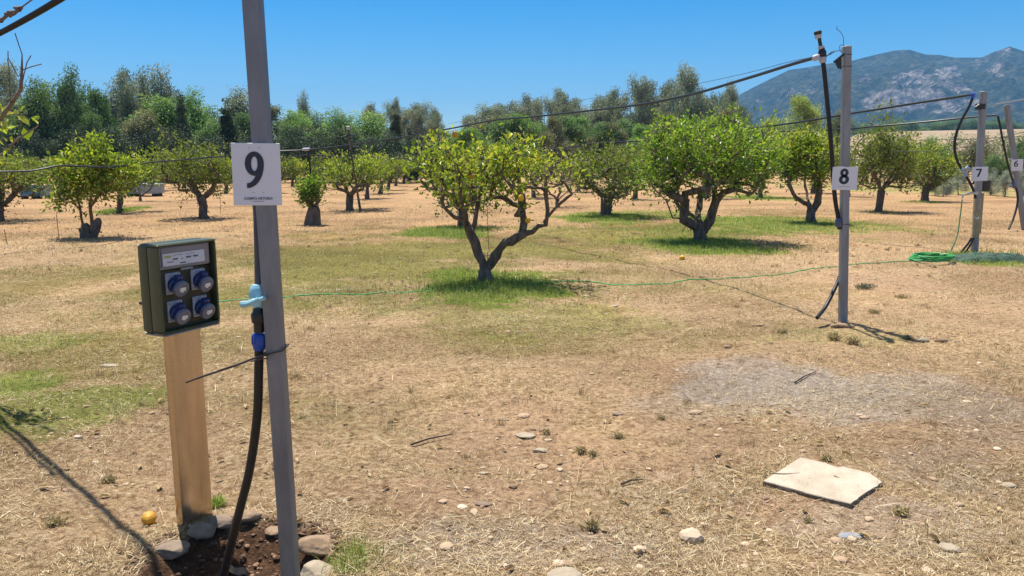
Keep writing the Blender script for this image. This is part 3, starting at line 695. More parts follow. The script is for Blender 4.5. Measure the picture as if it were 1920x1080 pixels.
# ------------------------------------------------------------------ background woods: prototypes, then copies
def bgproto(kind, seed):
    rng = np.random.default_rng(seed); h = 10.0
    if kind == 'feather':   bl = [(rng.normal(0,.5), rng.normal(0,.5), z, r, r, 1.5) for z, r in ((2,1.7),(3.5,2.0),(5,1.9),(6.5,1.6),(8,1.1),(9.1,.6))]; ncl, per, cs, sz, dr, wood, br = 210, 85, .42, (.25,.085), -.75, barkd, .17
    elif kind == 'gum':    bl = [(rng.normal(0,1.4), rng.normal(0,1.2), rng.uniform(5,9), rng.uniform(.8,1.3), rng.uniform(.8,1.3), rng.uniform(.6,1.0)) for _ in range(9)]+[(0,0,9.2,.9,.9,.7),(rng.normal(0,1),0,3.2,1.8,1.8,1.5),(rng.normal(0,.8),0,5.5,1.5,1.5,1.2)]; ncl, per, cs, sz, dr, wood, br = 150, 90, .36, (.20,.085), -.3, barkp, .18
    elif kind == 'broad':  bl = [(rng.normal(0,1.2), rng.normal(0,1.2), rng.uniform(2.2,7.6), rng.uniform(1.2,1.8), rng.uniform(1.2,1.8), rng.uniform(1.0,1.6)) for _ in range(9)]+[(0,0,8.3,1.2,1.2,1.4),(0,0,2.2,2.1,2.1,1.4)]; ncl, per, cs, sz, dr, wood, br = 240, 80, .40, (.20,.12), -.1, barkd, .2
    elif kind == 'spruce': bl = [(0,0,z,(10.2-z)*.22+.12,(10.2-z)*.22+.12,.35) for z in np.arange(1.0,10.1,.65)]; ncl, per, cs, sz, dr, wood, br = 230, 70, .22, (.24,.08), -.15, barkd, .14
    elif kind == 'cypress':bl = [(0,0,z,.75*math.sin(min(1,(10.3-z)/6)*1.57)+.05,.75*math.sin(min(1,(10.3-z)/6)*1.57)+.05,.6) for z in np.arange(.8,10.1,.7)]; ncl, per, cs, sz, dr, wood, br = 240, 70, .17, (.18,.08), .8, barkd, .12
    else:                  bl = [(rng.normal(0,1.5), rng.normal(0,1.5), rng.uniform(1.5,6), rng.uniform(1.5,2.3), rng.uniform(1.5,2.3), rng.uniform(1.3,2)) for _ in range(8)]+[(0,0,7.5,2,2,2)]; ncl, per, cs, sz, dr, wood, br = 200, 50, .55, (.24,.12), 0, barkd, .18   # shrub
    T = blobpts(bl, ncl, rng, .5)
    zt = .3*h if kind in ('gum',) else .12*h
    limbs = [[(0,0,-.3),(rng.normal(0,.1),0,zt),(rng.normal(0,.25),rng.normal(0,.25),h*.55),(0,0,h*.9)]]
    pos, par, rad, paths = skeleton(limbs, T, rng, .8, br, .018, up=.3); V, Fc = limbmesh(pos, par, rad, 5)
    C = np.repeat(np.array(T), per, 0)+np.clip(rng.normal(0, cs, (len(T)*per, 3)), -1.7*cs, 1.7*cs)*np.array([1,1,.75 if kind != 'feather' else 1.15])
    off = C-np.repeat(np.array(T), per, 0); D = off/(np.linalg.norm(off, axis=1, keepdims=True)+1e-9)+rng.normal(0,.6,off.shape)+np.array([0,0,dr])
    N = rng.normal(0, 1, C.shape)+np.array([0,0,.6]); L = rng.uniform(.7,1.3,len(C))*sz[0]*1.0; v, f = leafcards(C, D, N, L, L*sz[1]/sz[0]*1.15, .15)
    tone = np.clip(np.repeat(rng.normal(.45,.15,len(T)), per)+rng.normal(0,.14,len(C)), 0, 1)
    return (V, Fc, wood), (v, f, np.repeat(tone, 6))
def G(c, k=1.0): return tuple(x*k for x in c)
bgm = {
 'feather': leafmat("feathery_foliage", [(0,(0.067,0.114,0.053)),(.5,(0.165,0.249,0.101)),(1,(0.385,0.486,0.181))], .6, .25),
 'green': leafmat("fresh_green_foliage", [(0,(0.106,0.183,0.064)),(.5,(0.254,0.369,0.126)),(1,(0.501,0.627,0.220))], .6, .3),
 'gum': leafmat("grey_green_gum_foliage", [(0,(0.136,0.160,0.112)),(.5,(0.298,0.335,0.227)),(1,(0.614,0.589,0.413))], .5, .2, (1,1.1,.6)),
 'brown': leafmat("brownish_foliage", [(0,(0.103,0.117,0.070)),(.5,(0.249,0.249,0.148)),(1,(0.630,0.504,0.274))], .6, .2),
 'dark': leafmat("dark_conifer_and_shade_foliage", [(0,(0.032,0.052,0.029)),(.5,(0.073,0.109,0.058)),(1,(0.177,0.215,0.100))], .6, .1),
 'yellow': leafmat("yellow_green_foliage", [(0,(0.205,0.243,0.082)),(.5,(0.437,0.488,0.170)),(1,(0.779,0.753,0.295))], .6, .3),
 'silver': leafmat("silvery_scrub_foliage", [(0,(0.181,0.219,0.168)),(.5,(0.391,0.441,0.351)),(1,(0.800,0.800,0.646))], .6, .15, (1,1.1,.7)),
}
PROTO = {}
def bgmesh(kind, m, var):
    key = (kind, m, var)
    if key not in PROTO:
        (V, Fc, wd), (v, f, tone) = bgproto(kind, 100+var*13+len(kind)*7)
        a = fast("trunk", V, Fc, wd, smooth=True); b = fast("crown", v, f, bgm[m], attrs={"tone": tone})
        PROTO[key] = [a.data, b.data]; bpy.data.objects.remove(a); bpy.data.objects.remove(b)
    return PROTO[key]
KN = {('feather','feather'):("feathery_tree","dark feathery poplar","tree"),('feather','green'):("feathery_tree","light green feathery tree","tree"),('gum','gum'):("gum_tree","grey-green gum tree","tree"),
      ('feather','gum'):("feathery_tree","greyish feathery tree","tree"),('broad','feather'):("broadleaf_tree","dark rounded tree","tree"),('broad','green'):("broadleaf_tree","fresh green rounded tree","tree"),('broad','brown'):("broadleaf_tree","brownish-leaved tree","tree"),
      ('spruce','dark'):("conifer","dark pointed conifer","conifer"),('cypress','dark'):("cypress_tree","dark narrow cypress","cypress"),('shrub','feather'):("shrub","dark green round shrub","shrub"),
      ('shrub','dark'):("shrub","dark shrub","shrub"),('shrub','green'):("shrub","light green round shrub","shrub"),('shrub','silver'):("shrub","silvery grey-green bush","shrub"),('broad','yellow'):("broadleaf_tree","yellow-green tree","tree"),('shrub','brown'):("shrub","dusty brownish shrub","shrub")}
BG = []
def bgt(px, ytop, hw, kind, m, Y, var=0, z0=0): BG.append((px, ytop, hw, kind, m, Y, var, z0))
for a in [(-75,120,46,'gum','gum',64,0),(-30,118,42,'feather','gum',68,1),(15,125,36,'gum','gum',66,1),(48,150,34,'feather','feather',60,0),(85,158,34,'feather','feather',63,1),(119,138,25,'feather','feather',61,2),
          (152,158,30,'feather','feather',66,0),(182,172,30,'broad','feather',62,1),(205,152,32,'feather','gum',72,0),(236,138,30,'gum','gum',68,2),(262,144,20,'feather','gum',76,2),(268,205,34,'broad','brown',60,0),
          (300,126,24,'feather','gum',74,1),(290,182,36,'feather','green',62,1),(322,200,32,'feather','green',63,2),(338,166,21,'spruce','dark',60,0),(366,168,34,'feather','green',68,0),(398,225,28,'broad','feather',66,0),(386,200,24,'feather','feather',70,1),
          (423,190,15,'cypress','dark',61,0),(452,176,36,'feather','gum',70,2),(455,215,30,'broad','feather',66,1),(508,202,34,'broad','brown',72,1),(545,205,36,'broad','green',76,0),(540,236,34,'broad','feather',70,1),(574,174,15,'feather','gum',92,0),(588,212,28,'feather','feather',78,1),
          (622,206,36,'feather','green',76,0),(655,235,30,'broad','feather',72,0),(688,212,40,'feather','green',80,1),(700,196,24,'gum','gum',106,0),(726,196,20,'gum','gum',110,1),(742,190,15,'gum','gum',106,2),(741,203,11,'cypress','dark',76,0),
          (776,198,26,'gum','gum',104,0),(800,196,26,'gum','gum',108,1),(822,218,18,'gum','gum',104,2),(768,238,9,'cypress','dark',80,1),
          (905,200,30,'gum','gum',112,1),(938,200,24,'gum','gum',116,2),(982,180,25,'gum','gum',106,0),(1022,186,24,'gum','gum',112,1),(1048,174,26,'gum','gum',108,2),(1062,182,20,'gum','gum',102,0),(1102,200,20,'feather','gum',118,1),
          (1128,190,24,'gum','gum',110,2),(1158,168,24,'gum','gum',106,0),(1186,148,26,'gum','gum',98,1),(1222,160,26,'gum','gum',104,2),(1246,170,20,'gum','gum',108,0),(1278,129,32,'gum','gum',96,1),(1312,172,22,'gum','brown',100,2) ,(1335,178,22,'gum','gum',104,0),(1366,160,22,'gum','gum',96,1),(1388,200,16,'gum','gum',94,2)]:
    bgt(*a)
KN[('gum','brown')] = ("gum_tree","brownish gum tree","tree")
for a in [(920,208,30,116),(962,196,28,118),(1004,192,28,114),(1076,190,26,116),(1116,196,26,108),(1144,182,26,112),(1208,172,28,108),(1256,158,30,102),(1296,160,28,104),(1322,186,26,98),(1350,178,26,102),(878,222,26,112),(760,206,24,112),(812,208,24,112)]:
    bgt(a[0], a[1], a[2], 'gum', 'gum', a[3], (a[0]//7) % 3)
rng = np.random.default_rng(77)
for k, x in enumerate(np.arange(850, 1400, 27)):
    bgt(float(x+rng.normal(0,5)), float(rng.uniform(206,240) if x > 905 else rng.uniform(238,250)), float(rng.uniform(24,34)), 'broad', ['feather','green','feather','brown'][k % 4], float(rng.uniform(80,92)), k % 2)
for k, x in enumerate(np.arange(-60, 840, 44)):
    bgt(float(x+rng.normal(0,6)), float(rng.uniform(250,272)), float(rng.uniform(28,36)), 'shrub', 'dark', float(rng.uniform(56,59)), k % 2)  # dark foliage paints in the shade low in the tree belt
bgt(1499, 183, 30, 'broad', 'yellow', 75, 1); bgt(1574, 204, 18, 'broad', 'brown', 90, 0); bgt(1455, 238, 24, 'shrub', 'feather', 90, 0); bgt(1545, 238, 26, 'shrub', 'feather', 88, 1)
for k, (x, yt, w, kk, Y) in enumerate([(1655,262,30,'feather',60),(1700,264,30,'feather',58),(1745,268,30,'green',54),(1790,264,30,'feather',57),(1835,264,30,'brown',55),(1880,266,30,'feather',57),(1925,260,30,'feather',55),(1968,264,30,'feather',55),(1866,296,22,'feather',51),(1915,290,22,'feather',51),(1770,290,22,'feather',51),(1722,292,22,'brown',51)]):
    bgt(x, yt, w, 'shrub', kk, Y, k % 2)
for k, (x, yt, w, Y) in enumerate([(1745,322,16,36),(1772,326,15,35),(1800,322,14,37),(1860,324,13,36),(1888,326,14,35),(1916,326,13,34)]):
    bgt(x, yt, w, 'shrub', 'silver', Y, k % 2)
for k, x in enumerate(np.arange(1590, 2000, 30)):
    bgt(float(x), float(rng.uniform(222,236)), float(rng.uniform(16,22)), 'shrub', 'feather', 425, k % 2, 1)
BG.sort(key=lambda a: a[0]); cnt = {}
def zone_(a):
    px, Y, hill, kind = a[0], a[5], a[7], a[3]
    if hill: return "on the tan field's top"
    if Y < 50: return "at the far right behind the grass"
    if kind == 'shrub' and px > 1640: return "in the scrub below the tan field"
    w = "hedge" if kind == 'shrub' else "far belt"
    if px < 230: return "in the "+w+" at the left edge"
    if px < 480: return "in the "+w+" just left of board 9"
    if px < 780: return "in the "+w+" between board 9 and centre tree"
    if px < 1100: return "in the "+w+" behind the central tree"
    if px < 1450: return "in the "+w+" behind the large leafy tree"
    return "in the distance left of post 8"
tot = {}
def bgkey(a): return (a[3], a[4], zone_(a))
for a in BG: tot[bgkey(a)] = tot.get(bgkey(a), 0)+1
for a in BG:
    px, yt, hw, kind, m, Y, var, onhill = a; key = bgkey(a); k = cnt.get(key, 0); cnt[key] = k+1; n = tot[key]
    nm, desc, cat = KN[(kind, m)]
    lab = desc+" "+key[2] if n == 1 else ("leftmost "+desc if k == 0 else "rightmost "+desc if k == n-1 else NUMS[k]+" "+desc+" from left")+" "+key[2]
    zb = 0.0
    top = at(px, yt, Y)
    if onhill: zb = at(px, 246, Y).z-2.5
    if len(lab.replace('-', ' ').split()) > 16: print('LONG', lab)
    root = empty(nm, (top.x, Y, zb), lab, cat, "hedge along the field top" if onhill else "bushes at the far right" if Y < 50 else "hedge shrubs behind the orchard" if kind == 'shrub' else "trees of the far belt")
    h = top.z-zb; ref = {'feather':2.1,'gum':3.0,'broad':3.0,'spruce':2.1,'cypress':.85,'shrub':3.6}[kind]; w = 1.18*hw*Y/F/ref
    hh = {'shrub': 8.0, 'broad': 9.2, 'gum': 9.6}.get(kind, 10.0)
    rz = random.Random(int(px*7)).uniform(0, 6.28)
    for me, pn in zip(bgmesh(kind, m, var), ("trunk", "crown")):
        o = bpy.data.objects.new(pn, me); COL.objects.link(o); o.parent = root
    root.scale = (w, w, h/hh); root.rotation_euler = (0, 0, rz)

# ------------------------------------------------------------------ posts
def post(pb, pt, ext, m, w, label, round_=False, yaw=0.0, Yt=0.0):
    """pb: foot in the photo, pt: a point of the axis higher up, ext: how far past it"""
    b = gp(*pb); b = onG(b, 0); Y = b.y; t = at(pt[0], pt[1], Y+Yt); ax = (t-b).normalized(); t = t+ax*ext
    root = empty("support_post", b, label, "post", "numbered support posts")
    z = ax; x = Vector((math.cos(yaw), math.sin(yaw), 0)); y = z.cross(x).normalized(); x = y.cross(z)
    L = (t-b).length
    M = frame(b, x, y, z); mb = MB()
    if round_: mb.lathe([(w/2, -.25), (w/2, L-.003), (w/2-.003, L), (w/2-.008, L), (w/2-.008, L-.02)], M, 20)
    else: mb.box((0, 0, (L-.25)/2), (w, w, L+.25), M, .008)
    mb.build("pole", m, root)
    return root, b, ax, M, L
def sign(root, px, py, Y, w, h, s, size, label, tilt=0.0, yaw=0.0, caption=False):
    c = at(px, py, Y); x = Vector((math.cos(yaw), math.sin(yaw), 0)); n = Vector((math.sin(yaw), -math.cos(yaw), 0)); z = Vector((0,0,1))
    x, z = x*math.cos(tilt)+z*math.sin(tilt), z*math.cos(tilt)-x*math.sin(tilt)
    M = frame(c, x, -n, z); mb = MB(); mb.box((0,0,0), (w, .003, h), M, .001); b = mb.build("number_board", signw, root)
    b['label'] = label
    M2 = frame(c+n*.0024, x, z, n)
    return c, M2, b
def numeral(ch, M, parent, hgt, wid, th):
    """the figure as flat strokes of its own, heavy sans serif"""
    me = MB(); d = .0012
    def ringf(cx, cy, rx, ry, t, a0=0, a1=360, n=40, ty=None):
        ty = ty or t; vs = []; full = (a1-a0) >= 359
        for k in range(n+1):
            a = R(a0+(a1-a0)*k/n)
            for rr in (0, 1):
                X = cx+math.cos(a)*(rx-rr*t); Y = cy+math.sin(a)*(ry-rr*ty)
                for z in (0, d): vs.append(M @ Vector((X, Y, z)))
        fs = []
        for k in range(n):
            i = k*4; fs += [(i+1, i+5, i+7, i+3), (i, i+1, i+5, i+4), (i+2, i+6, i+7, i+3)]
        me.add(vs, fs)
    def poly(pts):
        n = len(pts); me.add([M @ Vector((x, y, d)) for x, y in pts]+[M @ Vector((x, y, 0)) for x, y in pts], [tuple(range(n))]+[(k, (k+1) % n, n+(k+1) % n, n+k) for k in range(n)])
    h, w = hgt, wid
    if ch in '69':
        if ch == '9': fl = lambda x, y: (x, y)
        else: fl = lambda x, y: (-x, -y)
        M0 = M
        if ch == '6': M = M @ Matrix.Rotation(math.pi, 4, 'Z')
        ringf(-w*.04, h*.17, w*.46, h*.33, th, ty=th*.8)
        # right stem sweeping down to the tail
        n = 18; outer = []; inner = []
        for k in range(n+1):
            u = k/n; a = R(8-98*u)
            outer.append((-w*.40+math.cos(a)*w*.82, h*.16+math.sin(a)*h*.66)); inner.append((-w*.40+math.cos(a)*(w*.82-th), h*.16+math.sin(a)*(h*.66-th*.8)))
        vs = []
        for (a, b) in zip(outer, inner):
            for q in (a, b):
                for z in (0, d*1.1): vs.append(M @ Vector((q[0], q[1], z)))
        fs = []
        for k in range(n):
            i = k*4; fs += [(i+1, i+5, i+7, i+3), (i, i+1, i+5, i+4), (i+2, i+6, i+7, i+3)]
        me.add(vs, fs)
        M = M0
    elif ch == '8':
        ringf(0, h*.235, w*.40, h*.265, th*.9, ty=th*.75); ringf(0, -h*.20, w*.48, h*.30, th, ty=th*.8)
    elif ch == '7':
        poly([(-w*.46, h*.5), (w*.46, h*.5), (w*.46, h*.5-th*.9), (-w*.46, h*.5-th*.9)])
        poly([(w*.46, h*.5-th*.88), (w*.46-th*1.15, h*.5-th*.88), (-w*.26, -h*.5), (-w*.26+th*1.15, -h*.5)])
    return me.build("numeral", signb, parent, smooth=False)

# post 9, closest
p9r, b9p, ax9, M9, L9 = post((548,1118), (474,0), .42, galv, .056, "nearest galvanised post carrying the number 9 board", yaw=R(-4))
Yp = b9p.y
def postp(root_b, ax, z): return root_b+ax*((z-root_b.z)/ax.z)
c, M2, bd = sign(p9r, 481.5, 327, Yp-.042, .151, .200, '9', .2, "white number 9 board", tilt=R(-.4), yaw=R(12))
numeral('9', M2 @ Matrix.Translation((-.004, .014, 0)) @ Matrix.Rotation(R(-2),4,'Z'), bd, .118, .064, .0195)
text("caption", "CAMPO ARTURO", .0115, M2 @ Matrix.Translation((.002, -.078, 0)), signg, bd, .0002)
mb = MB(); mb.box((.002, -.087, .0004), (.036, .0012, .0008), M2); mb.build("caption_rule", signg, bd, smooth=False)
mb = MB()
for x, z in ((-.02,.086),(.012,.086),(-.012,-.058),(.018,-.058)): mb.box((x, z, .0004), (.004, .0016, .0008), M2)
mb.build("print_dots", signg, bd, smooth=False)
# cable tie with its long tail
tz = at(520, 655, Yp).z; tc_ = postp(b9p, ax9, tz)
ringp = [tc_+Vector((x*.0345, y*.0345, z)) for x, y, z in ((-1,-1,-.012),(0,-1.05,-.004),(1,-1,.004),(1,1,.01),(-1,1,-.005),(-1,-1,-.012))]
tail = [at(x, y, Yp-d) for x, y, d in ((503,666,.04),(488,668,.06),(470,674,.07),(445,684,.08),(400,699,.08),(365,711,.08),(347,718,.08))]
mb = MB(); mb.tube(ringp, .0035, 4); mb.tube(curve(tail, 4), [.0042]*20+[.0035]*4+[.0012], 4)
mb.tube([at(503,672,Yp-.038), at(488,673,Yp-.045), at(470,678,Yp-.06)], .003, 4); mb.build("cable_tie", blackd, p9r)

# hose riser with valve at post 9
vr = empty("hose_riser", onG(gp(440,1060), 0), "black hose riser with light blue tap lever and blue nut beside post 9", "hose")
Yh = Yp+.045
mb = MB(); mb.tube([at(473,262,Yh+.04), at(478,330,Yh+.02), at(484,400,Yh), at(486,470,Yh-.01), at(487,540,Yh-.02)], .0165, 14); mb.build("upper_pipe", mat("dusty_dark_pipe", (.07,.072,.085), .5, 0, (.05,.05,.06), 9), vr)
def col(px0, py0, px1, py1, Y0, Y1=None):
    a = at(px0, py0, Y0); b = at(px1, py1, Y1 or Y0); z = (b-a).normalized(); x = z.cross(Vector((0,1,0))).normalized(); return frame(a, x, z.cross(x), z), (b-a).length
lblue = mat("light_blue_plastic", (.30,.56,.66), .4, 0, (.26,.50,.60), 12); dblue = mat("blue_nut_plastic", (.012,.075,.42), .4, 0, (.01,.06,.36), 20)
vblack = mat("black_fitting_plastic", (.018,.017,.017), .45)
M, L = col(484,574,482,534, Yh-.05)
mb = MB(); mb.lathe([(.012,-.002),(.020,.0),(.024,.012),(.024,.022),(.0215,.026),(.0265,.03),(.0265,.052),(.022,.068),(.0185,.071),(.0185,.073)], M, 24)
for k in range(12):
    a = k*math.pi/6; mb.box((math.cos(a)*.026, math.sin(a)*.026, .041), (.005,.005,.018), M)
mb.build("valve_body", lblue, vr)
mb = MB(); lv = [at(x, y, Yh-.10-d) for x, y, d in ((484,560,0),(474,565,.01),(462,570,.02),(450,571,.02))]
mb.tube(curve(lv, 5), [.006]*4+[.009]*6+[.011]*5+[.004], 8); mb.tube([at(484,563,Yh-.09), at(497,558,Yh-.09)], .008, 8); mb.build("valve_lever", lblue, vr)
M, L = col(486,622,484,575, Yh-.05)
mb = MB(); mb.lathe([(.016,-.002),(.018,0),(.018,.030),(.023,.033),(.025,.05),(.025,.062),(.019,.07),(.017,.082)], M, 12); mb.build("threaded_fitting", vblack, vr)
M, L = col(486,656,486,622, Yh-.05)
mb = MB(); mb.lathe([(.017,-.001),(.020,.004),(.0245,.022),(.0245,.05),(.021,.056),(.018,.057)], M, 10)
for k in range(10):
    a = k*math.pi/5; mb.tube([M @ Vector((math.cos(a)*.0245, math.sin(a)*.0245, .022)), M @ Vector((math.cos(a)*.0245, math.sin(a)*.0245, .05))], .0022, 5)
mb.build("blue_nut", dblue, vr)
hp = [at(486,650,Yh-.05), at(485,700,Yh-.05), at(483,770,Yh-.045), at(475,840,Yh-.035), at(464,900,Yh-.02), at(451,950,Yh+.0), at(436,1010,Yh+.04), at(424,1060,Yh+.06), at(414,1100,Yh+.06)]
hp.append(Vector((hp[-1].x-.01, hp[-1].y, -.14)))
mb = MB(); mb.tube(curve(hp, 6), .0155, 14); mb.build("lower_hose", black, vr)

# power pedestal
def pedestal():
    a = R(64.6); u = Vector((math.cos(a), math.sin(a), 0)); nf = Vector((math.sin(a), -math.cos(a), 0)); zz = Vector((0,0,1))
    c0 = gp(372, 976); b = c0-nf*.02; b.z = -.05
    root = empty("power_pedestal", b, "dark green cabinet with four blue outlets on a tan metal pedestal beside post 9", "power pedestal")
    M = frame(b, u, -nf, zz)     # x right along the front, y into it, z up
    tan = mat("pedestal_brushed_metal", (.62,.49,.35), .27, .9, (.42,.33,.235), 9, .06, 90, stretch=(1,1,.12))
    green = mat("cabinet_dark_green_plastic", (.060,.072,.034), .42, 0, (.050,.060,.029), 8)
    panel = mat("cabinet_panel_olive", (.030,.032,.016), .5); rim = mat("cabinet_top_sheen", (.05,.06,.045), .3)
    grey = mat("grey_window_frame", (.25,.26,.28), .4); lab = mat("breaker_strip_grey", (.60,.62,.68), .5, 0, (.52,.54,.60), 60)
    zb = .905
    mb = MB(); mb.box((0,0,zb/2-.05), (.165,.04,zb+.1), M, .006); mb.build("pedestal_column", tan, root)
    mb = MB(); mb.box((0,-.012,zb+.0035), (.285,.115,.007), M, .002); mb.build("base_plate", galv2, root)
    W_, Hh, D1, D2 = .30, .365, .055, .062
    zc = zb+.007+Hh/2; y0 = .05
    mb = MB(); mb.box((0, y0-D1/2, zc), (W_, D1, Hh), M, .012); mb.build("cabinet_back", green, root)
    yf = y0-D1-.003
    mb = MB(); t = .012
    mb.box((0, yf-D2/2, zc+Hh/2-t/2), (W_, D2, t), M, .005)
    mb.box((0, yf-D2/2, zc-Hh/2+t/2), (W_-.002, D2, t), M, .005)
    mb.box((-W_/2+t/2, yf-D2/2+.001, zc), (t, D2-.002, Hh-2*t+.004), M, .005); mb.box((W_/2-t/2, yf-D2/2+.001, zc), (t, D2-.002, Hh-2*t+.004), M, .005)
    mb.box((0, yf-.012, zc), (W_-2*t+.004, .024, Hh-2*t+.004), M); mb.build("cabinet_front_shell", green, root)
    yp = yf-.024
    mb = MB(); mb.box((0, yp-.003, zc-.045), (W_-2*t-.002, .006, .235), M, .002); mb.build("socket_panel", panel, root)
    win = MB(); win.box((-.004, yp-.012, zc+.125), (.258, .020, .096), M, .005); wo = win.build("window_frame", grey, root)
    glass = mat("smoky_window", (.18,.18,.21), .25, 0, (.20,.20,.23), 6)
    mb = MB(); mb.box((-.004, yp-.0235, zc+.127), (.24, .004, .078), M, .001); mb.build("window_pane", glass, wo)
    mb = MB(); mb.box((-.014, yp-.0268, zc+.117), (.21, .0022, .050), M); s_ = mb.build("breaker_label", lab, wo, smooth=False)
    dk = mat("label_ink", (.09,.10,.16), .6); yl = mat("label_yellow_green", (.38,.42,.12), .6)
    mb = MB(); 
    for x, z, w, h in ((-.045,.000,.024,.006),(-.012,-.002,.008,.004),(.022,.002,.026,.007),(.058,.0025,.024,.007),(-.008,-.018,.03,.005),(-.07,-.010,.03,.003),(.03,.016,.05,.0015),(-.03,.016,.05,.0015)):
        mb.box((-.014+x, yp-.0282, zc+.117+z), (w, .0012, h), M)
    mb.build("breaker_marks", dk, s_, smooth=False)
    mb = MB(); mb.box((-.095, yp-.0282, zc+.129), (.034,.0012,.009), M); mb.build("yellow_sticker", yl, s_, smooth=False)
    mb = MB(); mb.box((0, yp-.020, zc+.072), (.06,.012,.010), M, .002); mb.build("window_latch", grey, wo)
    flg = mat("socket_flange_grey_blue", (.40,.44,.52), .4); bl_ = mat("socket_blue_plastic", (.025,.045,.17), .35, 0, (.02,.04,.14), 10); lid_ = mat("socket_lid_slate", (.13,.15,.215), .4)
    wl = mat("socket_label_white", (.75,.75,.80), .5); scr = mat("screw_steel", (.5,.5,.52), .3, .8)
    for x in (-.063, .066):
        for z in (.017, -.098):
            cx, cz = x, zc+z
            mb = MB(); mb.box((cx, yp-.009, cz), (.074,.008,.088), M, .003); so = mb.build("socket", flg, root)
            T = M @ Matrix.Translation((cx+.002, yp-.012, cz-.004)) @ Matrix.Rotation(R(90+22), 4, 'X')
            mb = MB(); mb.lathe([(.033,-.004),(.033,.010),(.029,.014),(.029,.032),(.027,.034)], T, 24)
            mb.box((0,.036,.016), (.03,.022,.026), T, .003); mb.build("barrel", bl_, so)
            mb = MB(); mb.lathe([(.031,.0345),(.0345,.036),(.0345,.047),(.032,.051),(.024,.053),(.023,.051)], T, 28); mb.build("lid", lid_, so)
            mb = MB(); mb.box((0,.002,.0525), (.028,.016,.003), T); mb.box((0,-.008,.0525), (.010,.008,.003), T); mb.build("lid_label", wl, so, smooth=False)
            for sx in (-.029,.029):
                for sz in (-.036,.036): mb = MB(); mb.lathe([(.0045,0),(.0045,.003),(.003,.004)], M @ Matrix.Translation((cx+sx, yp-.013, cz+sz)) @ Matrix.Rotation(R(90),4,'X'), 10); mb.build("screw", scr, so)
    return root
pedestal()

# post 8
p8r, b8p, ax8, M8, L8 = post((1580,607), (1587.5,86), 0, galv2, .068, "galvanised post with the number 8 board and a small metal flap near its top", yaw=R(8))
Y8 = b8p.y
c, M2, bd = sign(p8r, 1584, 334.5, Y8-.045, .238, .214, '8', .2, "white number 8 board", tilt=R(0))
numeral('8', M2 @ Matrix.Translation((-.008, .018, 0)), bd, .145, .098, .032)
mb = MB(); mb.box((0, -.077, .0004), (.11, .003, .0008), M2); mb.build("caption_rule", signg, bd, smooth=False)
mb = MB(); a = at(1578,104,Y8-.03)
mb.add([at(1578,102,Y8-.03), at(1578,130,Y8-.03), at(1570,128,Y8-.06), at(1566,118,Y8-.07), at(1578,102,Y8-.027), at(1578,130,Y8-.027), at(1570,128,Y8-.057), at(1566,118,Y8-.067)],
       [(0,1,2,3),(7,6,5,4),(0,3,7,4),(3,2,6,7),(2,1,5,6),(1,0,4,5)]); mb.box((0,0,0),(.11,.03,.018), frame(at(1573,109,Y8-.06), (1,0,.85), (0,1,0), (-.85,0,1)))
mb.build("metal_flap", vblack, p8r, smooth=False)
mb = MB()
for y_ in (103, 125): 
    q = at(1587, y_, Y8); mb.box((q.x, q.y, q.z), (.073,.073,.006))
mb.build("wire_binding", vblack, p8r, smooth=False)
mb = MB(); mb.tube(curve([at(x, y, Y8-.03) for x, y in ((1579,98),(1572,95),(1563,98),(1553,103),(1546,104))], 6), .0035, 5)
mb.tube(curve([at(x, y, Y8-.02) for x, y in ((1582,86),(1581,70),(1576,60),(1569,54),(1570,49))], 6), .0028, 5)
mb.tube(curve([at(x, y, Y8-.02) for x, y in ((1576,96),(1574,88),(1578,84),(1586,88))], 6), .0028, 5)
for x, y in ((1553,103),(1560,99),(1556,100)): mb.tube([at(x-4,y+4,Y8-.03), at(x+4,y-4,Y8-.03)], .004, 5)
mb.build("loose_wire", mat("rusty_wire", (.12,.12,.13), .6, .5), p8r)
mb = MB(); q = at(1582, 420, Y8); mb.box((q.x,q.y,q.z), (.074,.074,.006)); mb.build("cable_tie", vblack, p8r, smooth=False)

wcoup = mat("white_grey_coupling", (.48,.48,.55), .5, 0, (.4,.4,.46), 15); bcoup = mat("blue_grey_coupling", (.07,.10,.20), .4)
PG = "overhead irrigation pipes"
# overhead pipe A + riser at post 8
Ya = Y8-.02
pa = empty("irrigation_pipe", at(1541,100,Ya), "long black overhead pipe running left from the tee at the top of post 8", "pipe", PG)
run = [(1535,106,Ya),(1480,122,Ya+.5),(1400,147,Ya+1.5),(1300,176,Ya+2.9),(1200,196,Ya+4.4),(1100,208,Ya+6),(1000,219,Ya+7.5),(930,225,Ya+8.6),(850,240,Ya+9.8),(750,258,Ya+11.2),(660,271,Ya+12.2),(575,281,19.9),(500,284,19.7),(430,292,19),(350,299,17.6),(290,304,16.6),(240,310,15.9),(200,313,15.2),(150,312,14.6),(110,311,14.2),(60,320,13.8),(0,322,13.4),(-80,322,13)]
mb = MB(); mb.tube(curve([at(*p) for p in run], 5), .0165, 8); mb.build("pipe_run", pipem, pa)
drop = [(1541,105,Ya),(1545,130,Ya),(1550,180,Ya),(1555,230,Ya),(1559,280,Ya),(1562,330,Ya+.03),(1566,375,Ya+.03),(1572,410,Ya+.02),(1574,430,Ya)]
mb = MB(); mb.tube(curve([at(*p) for p in drop], 6), [.02]*47+[.019,.018], 10)
mb.tube(curve([at(x, y, Ya+.09+d) for x, y, d in ((1577,430,0),(1580,470,.02),(1580,500,.03),(1574,520,.0),(1562,548,-.1),(1548,575,-.2),(1535,592,-.32),(1532,596,-.36))], 5), .0175, 10)
mb.build("drop_hose", black, pa)
mb = MB(); mb.tube([at(1535,62,Ya), at(1537,78,Ya), at(1540,92,Ya), at(1542,106,Ya)], .016, 10)
